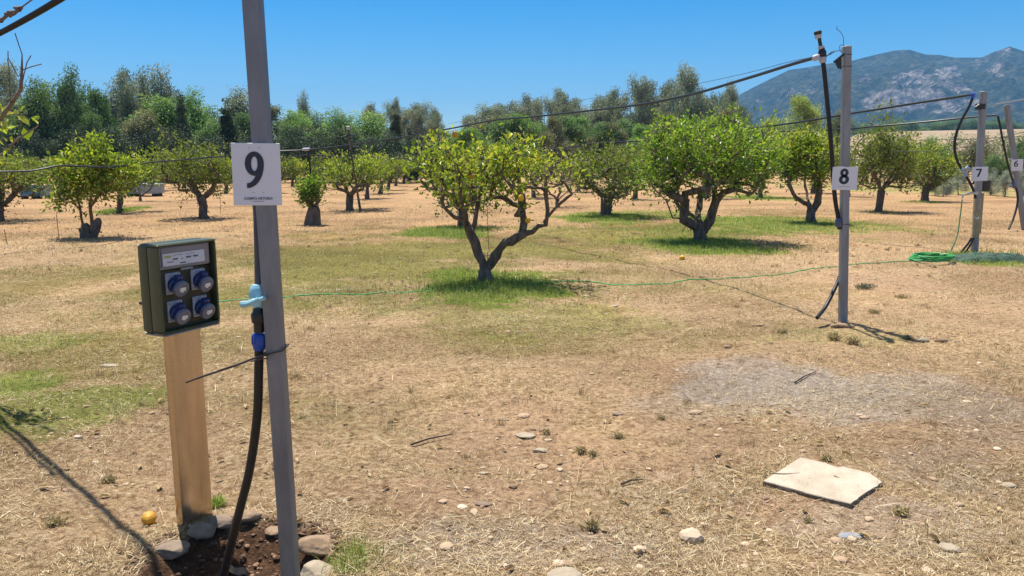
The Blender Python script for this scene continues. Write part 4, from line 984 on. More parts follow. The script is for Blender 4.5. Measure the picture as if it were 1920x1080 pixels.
M, L = col(1542,107,1541,90, Ya); mb.lathe([(.03,0),(.036,.01),(.036,.05),(.028,.06),(.02,.09)], M, 12); mb.build("tee_fitting", vblack, pa)
mb = MB()
for (x0, y0_, x1, y1, r) in ((1533,62,1535,72,.030),(1540,92,1539,86,.030),(1543,118,1542,106,.032),(1524,110,1536,106,.028)):
    M, L = col(x0, y0_, x1, y1, Ya); mb.lathe([(r*.75,0),(r,L*.2),(r,L*.8),(r*.8,L)], M, 12)
mb.build("coupling", wcoup, pa)
mb = MB(); M, L = col(1534,65,1533,59,Ya); mb.lathe([(.031,0),(.034,.005),(.034,L),(.02,L+.005)], M, 12); mb.build("end_cap", vblack, pa)
mb = MB(); M, L = col(1573,426,1571,409,Ya); mb.lathe([(.022,0),(.030,.015),(.030,.06),(.022,.085)], M, 12); mb.build("blue_coupling", bcoup, pa)
mb = MB(); q = at(574,280,19.9); mb.tube([q+Vector((-.10,0,-.01)), q+Vector((-.05,0,0)), q+Vector((.05,0,0)), q+Vector((.10,0,.02))], [.025,.038,.038,.025], 10); mb.build("clamp", wcoup, pa)
mb = MB(); mb.tube(curve([at(x, y, 19.8) for x, y in ((577,283),(580,300),(582,320),(584,345),(586,385))], 4), .022, 8); mb.build("side_drop_pipe", black, pa)

# post 7
p7r, b7p, ax7, M7, L7 = post((1827,474), (1844,171), 0, galv2, .088, "galvanised post with the number 7 board, a dark box behind it and a wrapped foot", yaw=R(10))
Y7 = b7p.y
c, M2, bd = sign(p7r, 1837, 326, Y7-.07, .275, .235, '7', .2, "white number 7 board", tilt=R(1.5))
numeral('7', M2 @ Matrix.Translation((-.02, .018, 0)), bd, .135, .105, .028)
mb = MB(); q = at(1848,348,Y7+.06); mb.box((q.x,q.y,q.z), (.13,.09,.20), None, .02); mb.build("meter_box", mat("dark_brown_box", (.05,.035,.035), .6), p7r)
mb = MB(); mb.tube([at(1833,372,Y7+.01), at(1832,400,Y7), at(1830,430,Y7), at(1828.5,446,Y7)], [.06,.066,.062,.06], 12); mb.tube([at(1841,362,Y7+.05), at(1838,400,Y7+.05), at(1835,437,Y7+.05)], .035, 8)
mb.build("foot_wrapping", mat("tan_wrapping", (.42,.34,.20), .8, 0, (.30,.24,.15), 6), p7r)
mb = MB(); mb.tube(curve([at(x, y, Y7-.09) for x, y in ((1824,398),(1826,406),(1833,410),(1836,406))], 5), .008, 6); mb.build("white_tie", wcoup, p7r)
mb = MB(); q = at(1840, 200, Y7); mb.box((q.x-.02,q.y,q.z), (.13,.10,.10), None, .01); mb.tube([at(1836,196,Y7-.06), at(1829,201,Y7-.06)], .012, 6); mb.build("clamp", vblack, p7r)
pb_ = empty("irrigation_pipe", at(1825,178,Y7-.05), "black overhead pipe ending in a blue elbow at post 7, with its bowed drop hose", "pipe", PG)
run = [(1825,177,Y7-.05),(1760,187,13.9),(1700,196,14.5),(1640,206,15.1),(1600,212,15.6),(1530,224,16.5),(1470,233,17.4),(1430,238,18),(1350,247,19.4),(1250,258,21),(1190,265,22.2),(1150,266,23),(1100,271,23.8),(1060,278,24.6),(1000,282,25.6),(900,292,27),(800,295,28.4),(740,298,29),(700,296,29.4),(640,294,30),(590,290,30.4),(560,292,30.6),(500,300,31)]
mb = MB(); mb.tube(curve([at(*p) for p in run], 4), .021, 8); mb.build("pipe_run", pipem, pb_)
bow = [(1825,180,0),(1817,200,0),(1803,225,0),(1794,248,0),(1790,270,0),(1792,292,0),(1799,310,0),(1810,328,0),(1820,345,.0),(1827,362,0),(1829,372,0)]
mb = MB(); mb.tube(curve([at(x, y, Y7-.09) for x, y, _ in bow], 5), .0215, 10)
mb.tube(curve([at(x, y, Y7-.07) for x, y in ((1822,446),(1815,457),(1806,468),(1798,478))], 4), .017, 8); mb.tube(curve([at(x, y, Y7-.12) for x, y in ((1826,446),(1820,458),(1812,470),(1803,480))], 4), .017, 8)
mb.build("drop_hose", black, pb_)
eb = mat("blue_elbow_plastic", (.05,.12,.55), .4)
mb = MB(); mb.tube([at(1819,178,Y7-.07), at(1826,176,Y7-.08), at(1823,185,Y7-.09)], [.026,.034,.026], 10); mb.build("elbow", eb, pb_)
mb = MB(); mb.tube([at(1803,316,Y7-.1), at(1812,330,Y7-.1)], [.028,.032], 10); mb.tube([at(1812,313,Y7-.09), at(1818,318,Y7-.09)], [.03,.02], 8); mb.build("coupling", mat("grey_blue_coupling", (.30,.38,.52), .4), pb_)
mb = MB(); mb.tube([at(1832,362,Y7-.1), at(1824,362,Y7-.12), at(1815,363,Y7-.15), at(1806,366,Y7-.17), at(1804,372,Y7-.17)], [.03,.022,.016,.014,.012], 8)
mb.build("tap", mat("brushed_tap_metal", (.5,.5,.52), .35, .8), pb_)

# post 6
p6r, b6p, ax6, M6, L6 = post((1921,432), (1887.5,197), 0, galv2, .095, "leaning galvanised post with the number 6 board at the right edge", yaw=R(10), Yt=0.0)
Y6 = b6p.y
c, M2, bd = sign(p6r, 1907, 309.5, Y6-.07, .265, .255, '6', .2, "white number 6 board", tilt=R(3))
numeral('6', M2 @ Matrix.Translation((-.03, .03, 0)), bd, .14, .10, .028)
mb = MB(); mb.box((0,0,0), (.85,.05,.03), frame(at(1899,190,Y6), (1,0,.18), (0,1,0), (-.18,0,1))); mb.build("top_rod", wcoup, p6r, smooth=False)
mb = MB(); q = at(1895,298,Y6-.05); mb.box((q.x,q.y,q.z), (.10,.05,.03)); mb.build("bracket", wcoup, p6r, smooth=False)
pc = empty("irrigation_pipe", at(1869,217,Y6-.3), "black overhead pipe with a square bend and drop hose beside post 6", "pipe", PG)
run = [(1869,216,Y6-.3),(1830,219,Y6-.1),(1760,226,Y6+.3),(1700,232,Y6+.8),(1640,237,Y6+1.4),(1600,241,Y6+2),(1540,244,Y6+3),(1480,246,Y6+4),(1400,252,Y6+6)]
mb = MB(); mb.tube(curve([at(*p) for p in run], 4), .02, 8); mb.build("pipe_run", pipem, pc)
mb = MB(); mb.tube(curve([at(x, y, Y6-.3+d) for x, y, d in ((1871,217,0),(1875,235,0),(1880,262,.0),(1888,300,.05),(1896,330,.1),(1902,345,.15),(1908,365,.15),(1907,385,.1),(1900,410,0),(1891,430,-.1))], 5), .022, 8); mb.build("drop_hose", black, pc)
mb = MB(); mb.tube([at(1899,340,Y6-.2), at(1903,352,Y6-.2)], .04, 8); mb.tube([at(1903,346,Y6-.25), at(1894,350,Y6-.28)], .02, 6); mb.build("coupling", bcoup, pc)
# thin wires
wirem = mat("thin_dark_wire", (.06,.06,.065), .5, .4)
def wire(pts, r, label, name="overhead_wire"):
    mb = MB(); P_ = [at(*p) for p in pts]; mb.tube(curve(P_, 5), r, 5); return tag(mb.build(name, wirem, None, origin=P_[0]), label, "wire", "thin overhead wires")
wire([(1545,103,Ya),(1480,116,8.2),(1400,137,9),(1300,158,10.5),(1200,172,12.5),(1100,186,14.5),(960,212,17),(840,232,19)], .0030, "hair-thin wire from the top of post 8 running left above the thick pipe")
wire([(1640,282,24),(1700,284,22),(1760,282,20.5),(1830,272,19.3),(1880,258,18.4),(1925,246,18)], .007, "thin dark wire rising rightward across the tan field by posts 7 and 6")
wire([(1600,268,30),(1680,264,28),(1760,262,26),(1840,260,24),(1925,255,22)], .010, "nearly level dark wire along the lower edge of the tan field")
# near pipe at the upper left, tied to post 9
top9 = b9p+ax9*(L9-.03)
A_ = at(110,0,4.08); B_ = at(0,62,4.84)
np_ = empty("irrigation_pipe", top9, "thick black overhead pipe crossing the top left corner", "pipe", PG)
dirv = (B_-A_)
mb = MB(); mb.tube(curve([top9+Vector((-.03,.06,-.04)), top9.lerp(A_, .5)+Vector((0,0,-.01)), A_, B_, B_+dirv*1.0+Vector((0,0,.03)), B_+dirv*2.4+Vector((0,0,.12))], 8), .0165, 12); mb.build("pipe_run", mat("near_pipe_dark_brown", (.012,.010,.013), .6, 0, (.02,.016,.017), 14, spec=.12), np_)
nw = MB(); A2 = at(70,-8,4.2); C2 = at(36,17,4.45); B2 = at(2,38,4.7)
nw.tube([top9+Vector((0,.03,.02)), A2, C2], .004, 6); nw.tube(curve([C2, C2.lerp(B2,.33)+Vector((0,0,-.006)), C2.lerp(B2,.66)+Vector((0,0,.008)), B2, B2+(B2-C2)*2], 5), .010, 8)
for k in (0,.35,.5,1.0):
    q = C2.lerp(B2, k); nw.tube([q+Vector((-.03,0,.008)), q, q+Vector((.02,0,.012))], [.006,.017,.006], 7)
tag(nw.build("vine_wire", mat("brown_vine_stem", (.09,.06,.05), .7, 0, (.14,.10,.08), 30), None, origin=C2), "wire with a dry twisted vine stem above the thick pipe at top left", "wire")

# mast with a small lamp in the row of trees
lm_ = empty("lamp_post", onG(gp(676,395)), "leaning grey post with a small square lamp on top in the centre-left row", "lamp post")
Yl = lm_.location.y
mb = MB(); mb.tube([at(676,397,Yl), at(670,360,Yl), at(664,320,Yl), at(657,275,Yl), at(653,246,Yl)], [.045,.034,.03,.028,.026], 10); mb.build("pole", bark, lm_)
mb = MB(); q = at(652,241,Yl-.03); mb.box((q.x,q.y,q.z), (.16,.10,.15), None, .012); mb.build("lamp_head", vblack, lm_)
mb = MB(); q = at(652.5,240.5,Yl-.085); mb.box((q.x,q.y,q.z), (.125,.012,.115), None, .003); mb.build("lamp_lens", mat("pale_lamp_lens", (.45,.45,.42), .4), lm_)
mb = MB(); mb.tube([at(643,256,Yl-.03), at(662,252,Yl-.03)], .016, 6); mb.tube([at(647,262,Yl-.03), at(658,259,Yl-.03)], .014, 6); mb.build("cross_arm", vblack, lm_)
# thin canes
for (x0,y0_,x1,y1,lab) in ((106,402,111,447,"thin dark cane stuck in the ground under the bright green tree"),(8,430,14,458,"short thin cane at the left edge of the orchard"),(413,340,414,400,"thin upright cane right of the thick-trunked tree")):
    b_ = gp(x1, y1); mb = MB(); mb.tube([at(x1,y1+1,b_.y), at((x0+x1)/2-.6,(y0_+y1)/2,b_.y), at(x0,y0_,b_.y)], .006, 6); tag(mb.build("cane", barkd, None, origin=b_), lab, "cane")
b_ = gp(918, 503); mb = MB(); mb.tube([at(917,474,Y9-.05), at(915,440,Y9-.05), at(914,400,Y9-.05), at(912,372,Y9)], .004, 5); tag(mb.build("cord", vblack, None, origin=at(917,474,Y9-.05)), "dark cord hanging straight down inside the central lemon tree", "cord")

# blue boxes far left
boxb = mat("sun_faded_blue_paint", (.10,.24,.42), .6, 0, (.085,.20,.36), 8); boxp = mat("pale_blue_grey_paint", (.33,.38,.42), .7, 0, (.27,.32,.36), 8)
def hive(x0, x1, y0_, y1, m, label):
    b = gp((x0+x1)/2, y1); Y = b.y; s = math.hypot(Y, CAMH)/F; w = (x1-x0)*s; h = (y1-y0_)*s
    root = empty("storage_box", b, label, "box", "blue boxes behind the orchard")
    mb = MB(); mb.box((b.x, b.y, .08+h/2), (w, w*.8, h-.06), None, .01); mb.build("body", m, root)
    mb = MB(); mb.box((b.x, b.y, .08+h), (w*1.06, w*.86, .06), None, .01); mb.build("cover", m, root)
    for sx in (-1,1):
        mb = MB(); mb.box((b.x+sx*w*.4, b.y, .03), (.08, w*.7, .16)); mb.build("foot", barkd, root, smooth=False)
hive(45,68,352,373,boxb,"bright blue box standing on feet behind the trees at far left")
hive(70,94,352,372,boxp,"pale blue-grey box right beside the bright blue one")
hive(248,300,349,367,boxp,"wide pale box behind the twiggy tree at left")
hive(268,290,345,357,boxb,"small blue box behind the wide pale box at left")

# ------------------------------------------------------------------ hoses on the ground
hg = mat("green_hose", (.05,.42,.11), .4, 0, (.04,.33,.09), 30); hgd = mat("green_hose_faded", (.10,.33,.14), .5)
def ghose(pts, dz=.012): 
    return [onG(gp(x, y), dz) for x, y in pts]
hr = empty("garden_hose", onG(gp(1745,491)), "thin bright green garden hose across the grass, coiled near post 7 below its tap", "hose")
L1 = curve(ghose([(276,573),(330,572),(420,567),(480,564),(540,560),(600,557),(660,554),(720,550),(752,549),(800,545),(850,545),(900,546),(960,540),(1000,534),(1045,531),(1100,531),(1160,535),(1210,536),(1260,533),(1310,527),(1355,522),(1400,518),(1450,515),(1500,511),(1545,505),(1590,499),(1640,493),(1690,491),(1722,489)], .014), 8)
mb = MB(); mb.tube([Vector((p.x, p.y, float(H(p.x, p.y))+.005)) for p in L1], .008, 8); mb.build("hose_run", hg, hr)
cc = gp(1744, 491); rg = random.Random(3); coil = []
for k in range(150):
    a = k*.36; r = .25+.05*math.sin(k*.37)+rg.uniform(-.015,.015); coil.append(Vector((cc.x+math.cos(a)*r*1.15, cc.y+math.sin(a)*r*1.0, float(H(cc.x,cc.y))+.02+.0006*k+rg.uniform(0,.012))))
mb = MB(); mb.tube(curve(coil, 2), .009, 6); mb.build("coil", hg, hr)
up_ = [onG(gp(1772,486), .02), at(1780,474,Y7-.3), at(1788,460,Y7-.28), at(1795,440,Y7-.24), at(1799,415,Y7-.2), at(1802,392,Y7-.18), at(1804,374,Y7-.17)]
mb = MB(); mb.tube(curve(up_, 6), .0105, 8); mb.build("hose_rise", hgd, hr)
mb = MB(); q0 = onG(gp(262,573), .02); q1 = onG(gp(278,573), .02); mb.tube([q0, q0.lerp(q1,.3), q0.lerp(q1,.35), q1], [.016,.018,.009,.009], 10); mb.build("hose_connector", vblack, hr)
# green netting heap at post 7
def heap():
    c = gp(1855, 487); rng = np.random.default_rng(8); n = 60; x = np.linspace(-.72, .75, n); y = np.linspace(-.30, .30, 34); X, Y = np.meshgrid(x, y)
    e = np.clip(1-(X/.74)**2-(Y/.29)**2, 0, 1); Z = e**.6*(.075+.07*fbm(X*5+Y*3, Y*9-X*2, 3, 4)) + e**.4*.045*(np.abs(np.sin(X*14+Y*22+fbm(X*4, Y*4, 8)*8)))
    wob = .08*(fbm(X*4, Y*4, 5)-.5)
    V = np.stack([(X+wob).ravel()+c.x, (Y+wob).ravel()+c.y, Z.ravel()+H(X.ravel()+c.x, Y.ravel()+c.y)-.006], 1)
    ii = np.arange(n*34).reshape(34, n); f = np.stack([ii[:-1,:-1].ravel(), ii[:-1,1:].ravel(), ii[1:,1:].ravel(), ii[1:,:-1].ravel()], 1)
    keep = e.ravel()[f].max(1) > .02; m = mat("dark_green_netting", (.05,.115,.07), .8, 0, (.012,.028,.018), 14, .8, 60)
    o = fast("netting_heap", V, f[keep], m, smooth=True); tag(o, "crumpled heap of dark green netting beside the foot of post 7", "netting")
heap()

# ------------------------------------------------------------------ stones, slab
def icos(sub):
    import bmesh
    bm = bmesh.new(); bmesh.ops.create_icosphere(bm, subdivisions=sub, radius=1); v = [q.co.copy() for q in bm.verts]; f = [tuple(x.index for x in q.verts) for q in bm.faces]; bm.free(); return v, f
IV, IF = icos(4); IV3, IF3 = icos(2)
st_grey = mat("grey_field_stone", (.28,.20,.14), .9, 0, (.18,.13,.09), 14, .6, 40); st_pink = mat("pinkish_field_stone", (.38,.22,.14), .9, 0, (.26,.15,.095), 10, .7, 35)
st_pale = mat("pale_field_stone", (.42,.34,.24), .9, 0, (.31,.25,.175), 10, .6, 40); st_tan = mat("tan_field_stone", (.34,.23,.14), .9, 0, (.23,.15,.09), 12, .6, 40)
def rock(x0, x1, y0_, y1, m, seed, label, flat=.55, ang=0.0, angular=.0, sink=.3, name="stone", cat="stone"):
    c = gp((x0+x1)/2, (y0_+y1)/2+(y1-y0_)*.15); d = math.hypot(c.y, CAMH)/F; w = (x1-x0)*d/2*1.08; hpx = (y1-y0_)*d/2
    dep = max(hpx*1.15, w*.45); h = max(w*flat*.62, .004); rg = random.Random(seed); ax = [Vector((rg.gauss(0,1), rg.gauss(0,1), rg.gauss(0,1))).normalized() for _ in range(7)]; dd = [rg.uniform(.62,.9) for _ in ax]
    z0 = float(H(c.x, c.y)); vs = []
    for v in IV:
        q = v.copy()
        for a, t in zip(ax, dd):
            s = q.dot(a)
            if s > t: q -= a*(s-t)*(.65+.35*angular)
        n_ = 1+.10*(float(vnoise(v.x*2+seed, v.y*2+v.z*3, seed))-.5)+.05*(float(vnoise(v.x*6+seed, v.y*6+v.z*5, seed+3))-.5)
        q = q*n_; q = Vector((q.x*w*1.12, q.y*dep*1.1, q.z*h))
        q.rotate(Matrix.Rotation(ang, 3, 'Z')); vs.append(Vector((c.x, c.y, z0+h*(1-sink)*.8))+q)
    mb = MB(); mb.add(vs, IF); return tag(mb.build(name, m, None, origin=(c.x, c.y, z0), angle=35 if angular else 180), label, cat, "loose stones on the dry ground")
rock(296,346,1003,1046, st_grey, 1, "flat grey stone at the left rim of the dug hole, crossed by the pipe's shadow", .8, R(30), .3)
rock(355,398,981,1014, st_grey, 2, "rounded grey stone right under the foot of the pedestal", .95)
rock(394,440,966,998, st_grey, 3, "blunt grey stone in the shade at the back rim of the hole", .8, 0, .2)
rock(425,482,960,990, st_tan, 4, "long tan stone at the back rim of the hole behind the hose", .6, R(10), .4)
rock(274,350,1046,1100, st_pink, 5, "big pinkish stone at the bottom edge left of the hole", .8, 0, .3)
rock(562,628,990,1032, st_tan, 6, "tan humped stone just right of post 9", .85, R(-15), .3)
rock(560,637,1028,1084, st_pale, 7, "pale sharp-edged stone at the foot of post 9 beside the green tuft", .8, R(10), 1.0)
rock(500,528,970,998, st_tan, 8, "earth-covered tan stone behind post 9 at the back of the hole", .6)
rock(520,550,1070,1095, st_tan, 9, "small tan stone at the bottom edge left of post 9's foot", .6)
rock(433,462,1012,1030, st_grey, 19, "small dark stone lying inside the hole", .6)
rock(968,1000,806,828, st_pale, 10, "flat whitish stone in the middle of the bare earth", .35, 0, .6)
rock(1000,1024,838,853, st_pale, 11, "small pale stone just below the flat whitish one", .5)
rock(893,920,937,952, st_grey, 12, "grey stone lying left of centre in the straw litter", .4)
rock(1032,1084,1056,1100, st_pale, 13, "pale rounded stone half cut by the bottom edge of the picture", .55)
rock(1766,1796,1008,1036, st_pale, 14, "pale rounded stone below right of the paving slab", .7)
rock(1572,1616,996,1012, mat("blue_grey_stone", (.27,.28,.31), .8, 0, (.22,.23,.26), 20), 15, "flat blue-grey stone just below the paving slab", .15)
rock(1633,1676,990,1008, st_tan, 16, "flat tan stone below the right corner of the paving slab", .25)
rock(1880,1904,893,907, st_pale, 17, "small whitish stone near the right edge", .6)
rock(932,953,781,791, st_tan, 18, "flat tan stone behind the whitish one, left of centre", .3, 0, .6)
rock(1150,1170,773,783, st_grey, 20, "dark flat stone on the bare earth right of centre", .3, 0, .6)
rock(1012,1030,797,812, st_tan, 21, "little tan stone just right of the flat whitish one", .5)
rock(898,915,879,887, st_pale, 22, "tiny pale stone on the bare patch left of centre", .4)
rock(1560,1600,612,622, st_tan, 23, "pale stone among the tufts at the foot of post 8", .4)
rock(1752,1776,638,648, st_tan, 24, "flat tan stone on the dry ground right of post 8", .55)
rock(1718,1740,637,649, st_pale, 25, "pale stone next to the flat tan one right of post 8", .6)
rock(190,220,676,687, st_pale, 26, "pale stone in the grass left of the pedestal", .3)
rock(1410,1432,608,616, st_tan, 27, "pale stone in the dry grass left of post 8", .4)
# gravel: uncountable little stones
rng = np.random.default_rng(31)
def gravel(n):
    r = 2.2+ (rng.random(n)**1.6)*11; a = rng.uniform(-.72, .72, n); x = np.sin(a)*r; y = np.cos(a)*r
    k = (fbm(x*.8, y*.8, 71, 3)+.25*mask(BARE, x, y)+.2*mask(ASH, x, y)) > .55; x, y = x[k], y[k]
    iv = np.array([tuple(v) for v in IV3[:]]); nf = np.array(IF3); m = len(x); s = np.exp(rng.normal(-5.05, .55, m))
    sc = np.stack([s*rng.uniform(.8,1.5,m), s*rng.uniform(.8,1.4,m), s*rng.uniform(.35,.7,m)], 1)
    V = iv[None]*sc[:, None]*(1+.25*(rng.random((m, len(iv), 1))-.5)); V += np.stack([x, y, H(x, y)+sc[:, 2]*.3], 1)[:, None]
    Fc = (nf[None]+np.arange(m)[:, None, None]*len(iv)).reshape(-1, 3)
    return V.reshape(-1, 3), Fc, np.repeat(rng.random(m), len(iv))
gravm = leafmat("gravel_mixed", [(0,(.22,.14,.085)),(.5,(.40,.27,.17)),(.85,(.50,.37,.25)),(1,(.56,.45,.33))], .9, 0.0)
V, Fc, tn_ = gravel(5000); o = fast("gravel", V, Fc, gravm, attrs={"tone": tn_}, smooth=False); tag(o, "small scattered stones on the bare earth", "gravel", kind="stuff")
m = 900; a = rng.uniform(0, 6.283, m); q = np.sqrt(rng.random(m))*PITR*1.1; x = PIT.x+np.cos(a)*q*1.15; y = PIT.y+np.sin(a)*q
iv = np.array([tuple(v) for v in IV3]); nf = np.array(IF3); s_ = np.exp(rng.normal(-5.2, .5, m)); sc = np.stack([s_*rng.uniform(.8,1.4,m), s_*rng.uniform(.8,1.4,m), s_*rng.uniform(.5,.8,m)], 1)
V = iv[None]*sc[:, None]*(1+.5*(rng.random((m, len(iv), 1))-.5)); V += np.stack([x, y, H(x, y)+sc[:, 2]*.3], 1)[:, None]
clodm = leafmat("soil_clods_brown", [(0,(.07,.035,.02)),(.5,(.15,.085,.05)),(1,(.28,.17,.105))], .95, 0.0)
o = fast("soil_clods", V.reshape(-1, 3), (nf[None]+np.arange(m)[:, None, None]*len(iv)).reshape(-1, 3), clodm, attrs={"tone": np.repeat(rng.random(m), len(iv))}); tag(o, "crumbled brown earth in the dug hole", "soil", kind="stuff")
# paving slab
def slab():
    P_ = [(1431,900),(1446,890),(1467,886),(1447,886.5),(1500,857),(1576,877),(1588,875),(1630,889),(1655,905),(1620,928),(1596,943),(1500,921)]
    P_ = [(1431,901),(1450,889),(1500,857),(1540,866),(1573,876),(1580,874),(1632,887),(1655,904),(1622,925),(1596,944),(1512,924)]
    zt = .024; T = [gp(x, y, zt) for x, y in P_]; c = sum(T, Vector((0,0,0)))/len(T); n = len(T)
    mb = MB(); rg = random.Random(2); ring_t = []
    dense = []
    for k in range(n):
        a, b = T[k], T[(k+1) % n]; m = max(2, int((b-a).length/.03))
        for j in range(m):
            q = a.lerp(b, j/m); 
            if j: q += Vector((rg.uniform(-1,1), rg.uniform(-1,1), 0))*.003
            dense.append(q)
    N = len(dense); z1 = zt-.004; mb.v = [Vector((c.x, c.y, zt))]
    mb.v += [Vector((q.x+(c.x-q.x)*.010, q.y+(c.y-q.y)*.010, zt+rg.uniform(-.0006,.0006))) for q in dense]+[Vector((q.x, q.y, z1)) for q in dense]+[Vector((q.x, q.y, -.03)) for q in dense]
    for k in range(N):
        k2 = (k+1) % N; mb.f += [(0, 1+k, 1+k2), (1+k, 1+N+k, 1+N+k2, 1+k2), (1+N+k, 1+2*N+k, 1+2*N+k2, 1+N+k2)]
    m = mat("cream_slab_stone", (.50,.42,.32), .9, 0, (.38,.31,.225), 9, .6, 60)
    root = empty("paving_slab", (c.x, c.y, 0), "cream paving slab with chipped back edge and cracked left corner, on the ground at right", "paving slab")
    so = mb.build("slab", m, root, angle=30); so.data.materials.append(mat("slab_edge_soil_stained", (.22,.165,.115), .95, 0, (.14,.10,.07), 30, .6, 60))
    for p in so.data.polygons:
        if abs(p.normal.z) < .3: p.material_index = 1
    cr = MB(); pts = [gp(1442,887,zt+.001), gp(1470,888.5,zt+.001), gp(1486,887.5,zt+.001), gp(1500,886,zt+.001)]
    cr.tube(pts, [.009,.007,.003,.0008], 5); o = cr.build("crack", mat("crack_dark", (.10,.075,.05), 1), root, smooth=False)
    for v in o.data.vertices: v.co.z = zt+.0006+(v.co.z-zt)*.12
slab()
# fallen lemons
q = onG(gp(280, 984), .028); lemon(q, None, lemono, (R(80), R(20), 0), .030, "orange-yellow fallen lemon on the dry grass left of the pedestal foot")
q = onG(gp(1279, 485), .03); lemon(q, None, lemonm, (R(80), R(60), 0), .038, "yellow fallen lemon under the large leafy tree")

# ------------------------------------------------------------------ grass, litter, weeds
drym = leafmat("dry_grass_blades", [(0,(.18,.11,.055)),(.35,(.38,.26,.13)),(.7,(.60,.45,.24)),(1,(.84,.73,.48))], .7, .15, (1,1,.8))
olivem = leafmat("half_green_grass_blades", [(0,(.10,.10,.035)),(.5,(.27,.245,.09)),(1,(.55,.47,.22))], .7, .2, (1,1.1,.6))
grnm = leafmat("green_grass_blades", [(0,(.10,.135,.028)),(.45,(.23,.29,.06)),(.75,(.40,.42,.11)),(1,(.64,.56,.24))], .6, .3)
def wedge(n, r0, r1, half=.80, pw=1.0):
    u = rng.random(n); r = (r0**pw+(r1**pw-r0**pw)*u)**(1/pw) if pw else r0*(r1/r0)**u
    a = rng.uniform(-half, half, n); return np.sin(a)*r, np.cos(a)*r, r
def blades(x, y, ln, wd, lean, tone, name, m, label, curl=.3, z=0.0):
    n = len(x); a = rng.uniform(0, 2*math.pi, n); le = lean; dx = np.cos(a)*np.sin(le); dy = np.sin(a)*np.sin(le); dz = np.cos(le)
    D = np.stack([dx, dy, dz], 1); b = a+math.pi/2+rng.normal(0, .5, n); Sd = np.stack([np.cos(b), np.sin(b), np.zeros(n)], 1)
    P = np.stack([x, y, H(x, y)+z], 1); L = ln[:, None]; w = wd[:, None]
    mid = P+D*L*.55+np.array([0,0,1.])*L*.04; tip = P+D*L+np.stack([dx, dy, -np.ones(n)*.4], 1)*L*curl*.5
    tip[:, 2] = np.maximum(tip[:, 2], P[:, 2]+.002)
    V = np.stack([P-Sd*w*.5, P+Sd*w*.5, mid+Sd*w*.42, mid-Sd*w*.42, tip], 1).reshape(-1, 3); bi = np.arange(n)[:, None]*5
    o = fast(name, V, [bi+np.array([[0,1,2,3]]), bi+np.array([[3,2,4]])], m, attrs={"tone": np.repeat(tone, 5)})
    return tag(o, label, "grass", kind="stuff")
def thin(x, y, r, p): 
    k = rng.random(len(x)) < p; return x[k], y[k], r[k]
# short dry stubble everywhere
x, y, r = wedge(520000, 2.0, 30, .78, .35)
gk = mask(GREEN, x, y); bk = mask(BARE, x, y); dn = fbm(x*1.6, y*1.6, 81, 4)
qp = np.hypot((x-PIT.x)/1.15, y-PIT.y)/PITR
slabc = gp(1545,900); ins = (np.abs(x-slabc.x)+np.abs(y-slabc.y)) < .24
x, y, r = thin(x, y, r, np.clip((dn-.36)*3.6, .05, 1)*(1-.92*bk)*(1-.5*np.clip(mask(ASH, x, y), 0, 1))*(1-.5*np.clip(gk,0,1))*(qp > 1)*(~ins)); n = len(x)
olv = fbm(x*.5, y*.5, 91, 3)*.6+.14+.5*mask(OLIVE, x, y, 1.0)+.3*mask(GREEN, x, y)
sc = np.clip(r/7, .8, 2.6); isol = (olv+rng.normal(0,.08,n)) > .60
def stub(k, name, m, lab):
    nn = k.sum(); blades(x[k], y[k], rng.uniform(.012,.05,nn)*sc[k]**.5, rng.uniform(.0015,.0034,nn)*sc[k], rng.uniform(.3,1.45,nn), np.clip(rng.normal(.48,.30,nn),0,1), name, m, lab)
stub(~isol, "dry_grass", drym, "short dry straw-coloured grass stubble"); stub(isol, "half_dry_grass", olivem, "short half-green half-dry grass")
# flat straw litter, near
x, y, r = wedge(230000, 2.0, 10, .78, .7); dn = fbm(x*1.1, y*1.1, 101, 4); qp = np.hypot((x-PIT.x)/1.15, y-PIT.y)/PITR; ins = (np.abs(x-slabc.x)+np.abs(y-slabc.y)) < .26
x, y, r = thin(x, y, r, np.clip((dn-.40)*4, .03, 1)*(qp > .9)*(~ins)*(1-.6*mask(BARE, x, y))); n = len(x)
blades(x, y, rng.uniform(.012,.06,n)*rng.uniform(.5,1.3,n), rng.uniform(.0012,.0030,n), rng.uniform(1.25,1.56,n), np.clip(rng.normal(.5,.34,n),0,1), "straw_litter", drym, "loose dry straw lying on the ground", 0, .004)
x, y, r = wedge(420, 2.1, 7, .78, 1); n = len(x); k = np.hypot((x-PIT.x)/1.15, y-PIT.y)/PITR > 1.1; x, y = x[k], y[k]; n = len(x)
blades(x, y, rng.uniform(.08,.24,n), rng.uniform(.0016,.003,n), rng.uniform(1.38,1.55,n), np.clip(rng.normal(.75,.2,n),0,1), "long_straw", drym, "long pale straw stalks lying loose", 0, .012)
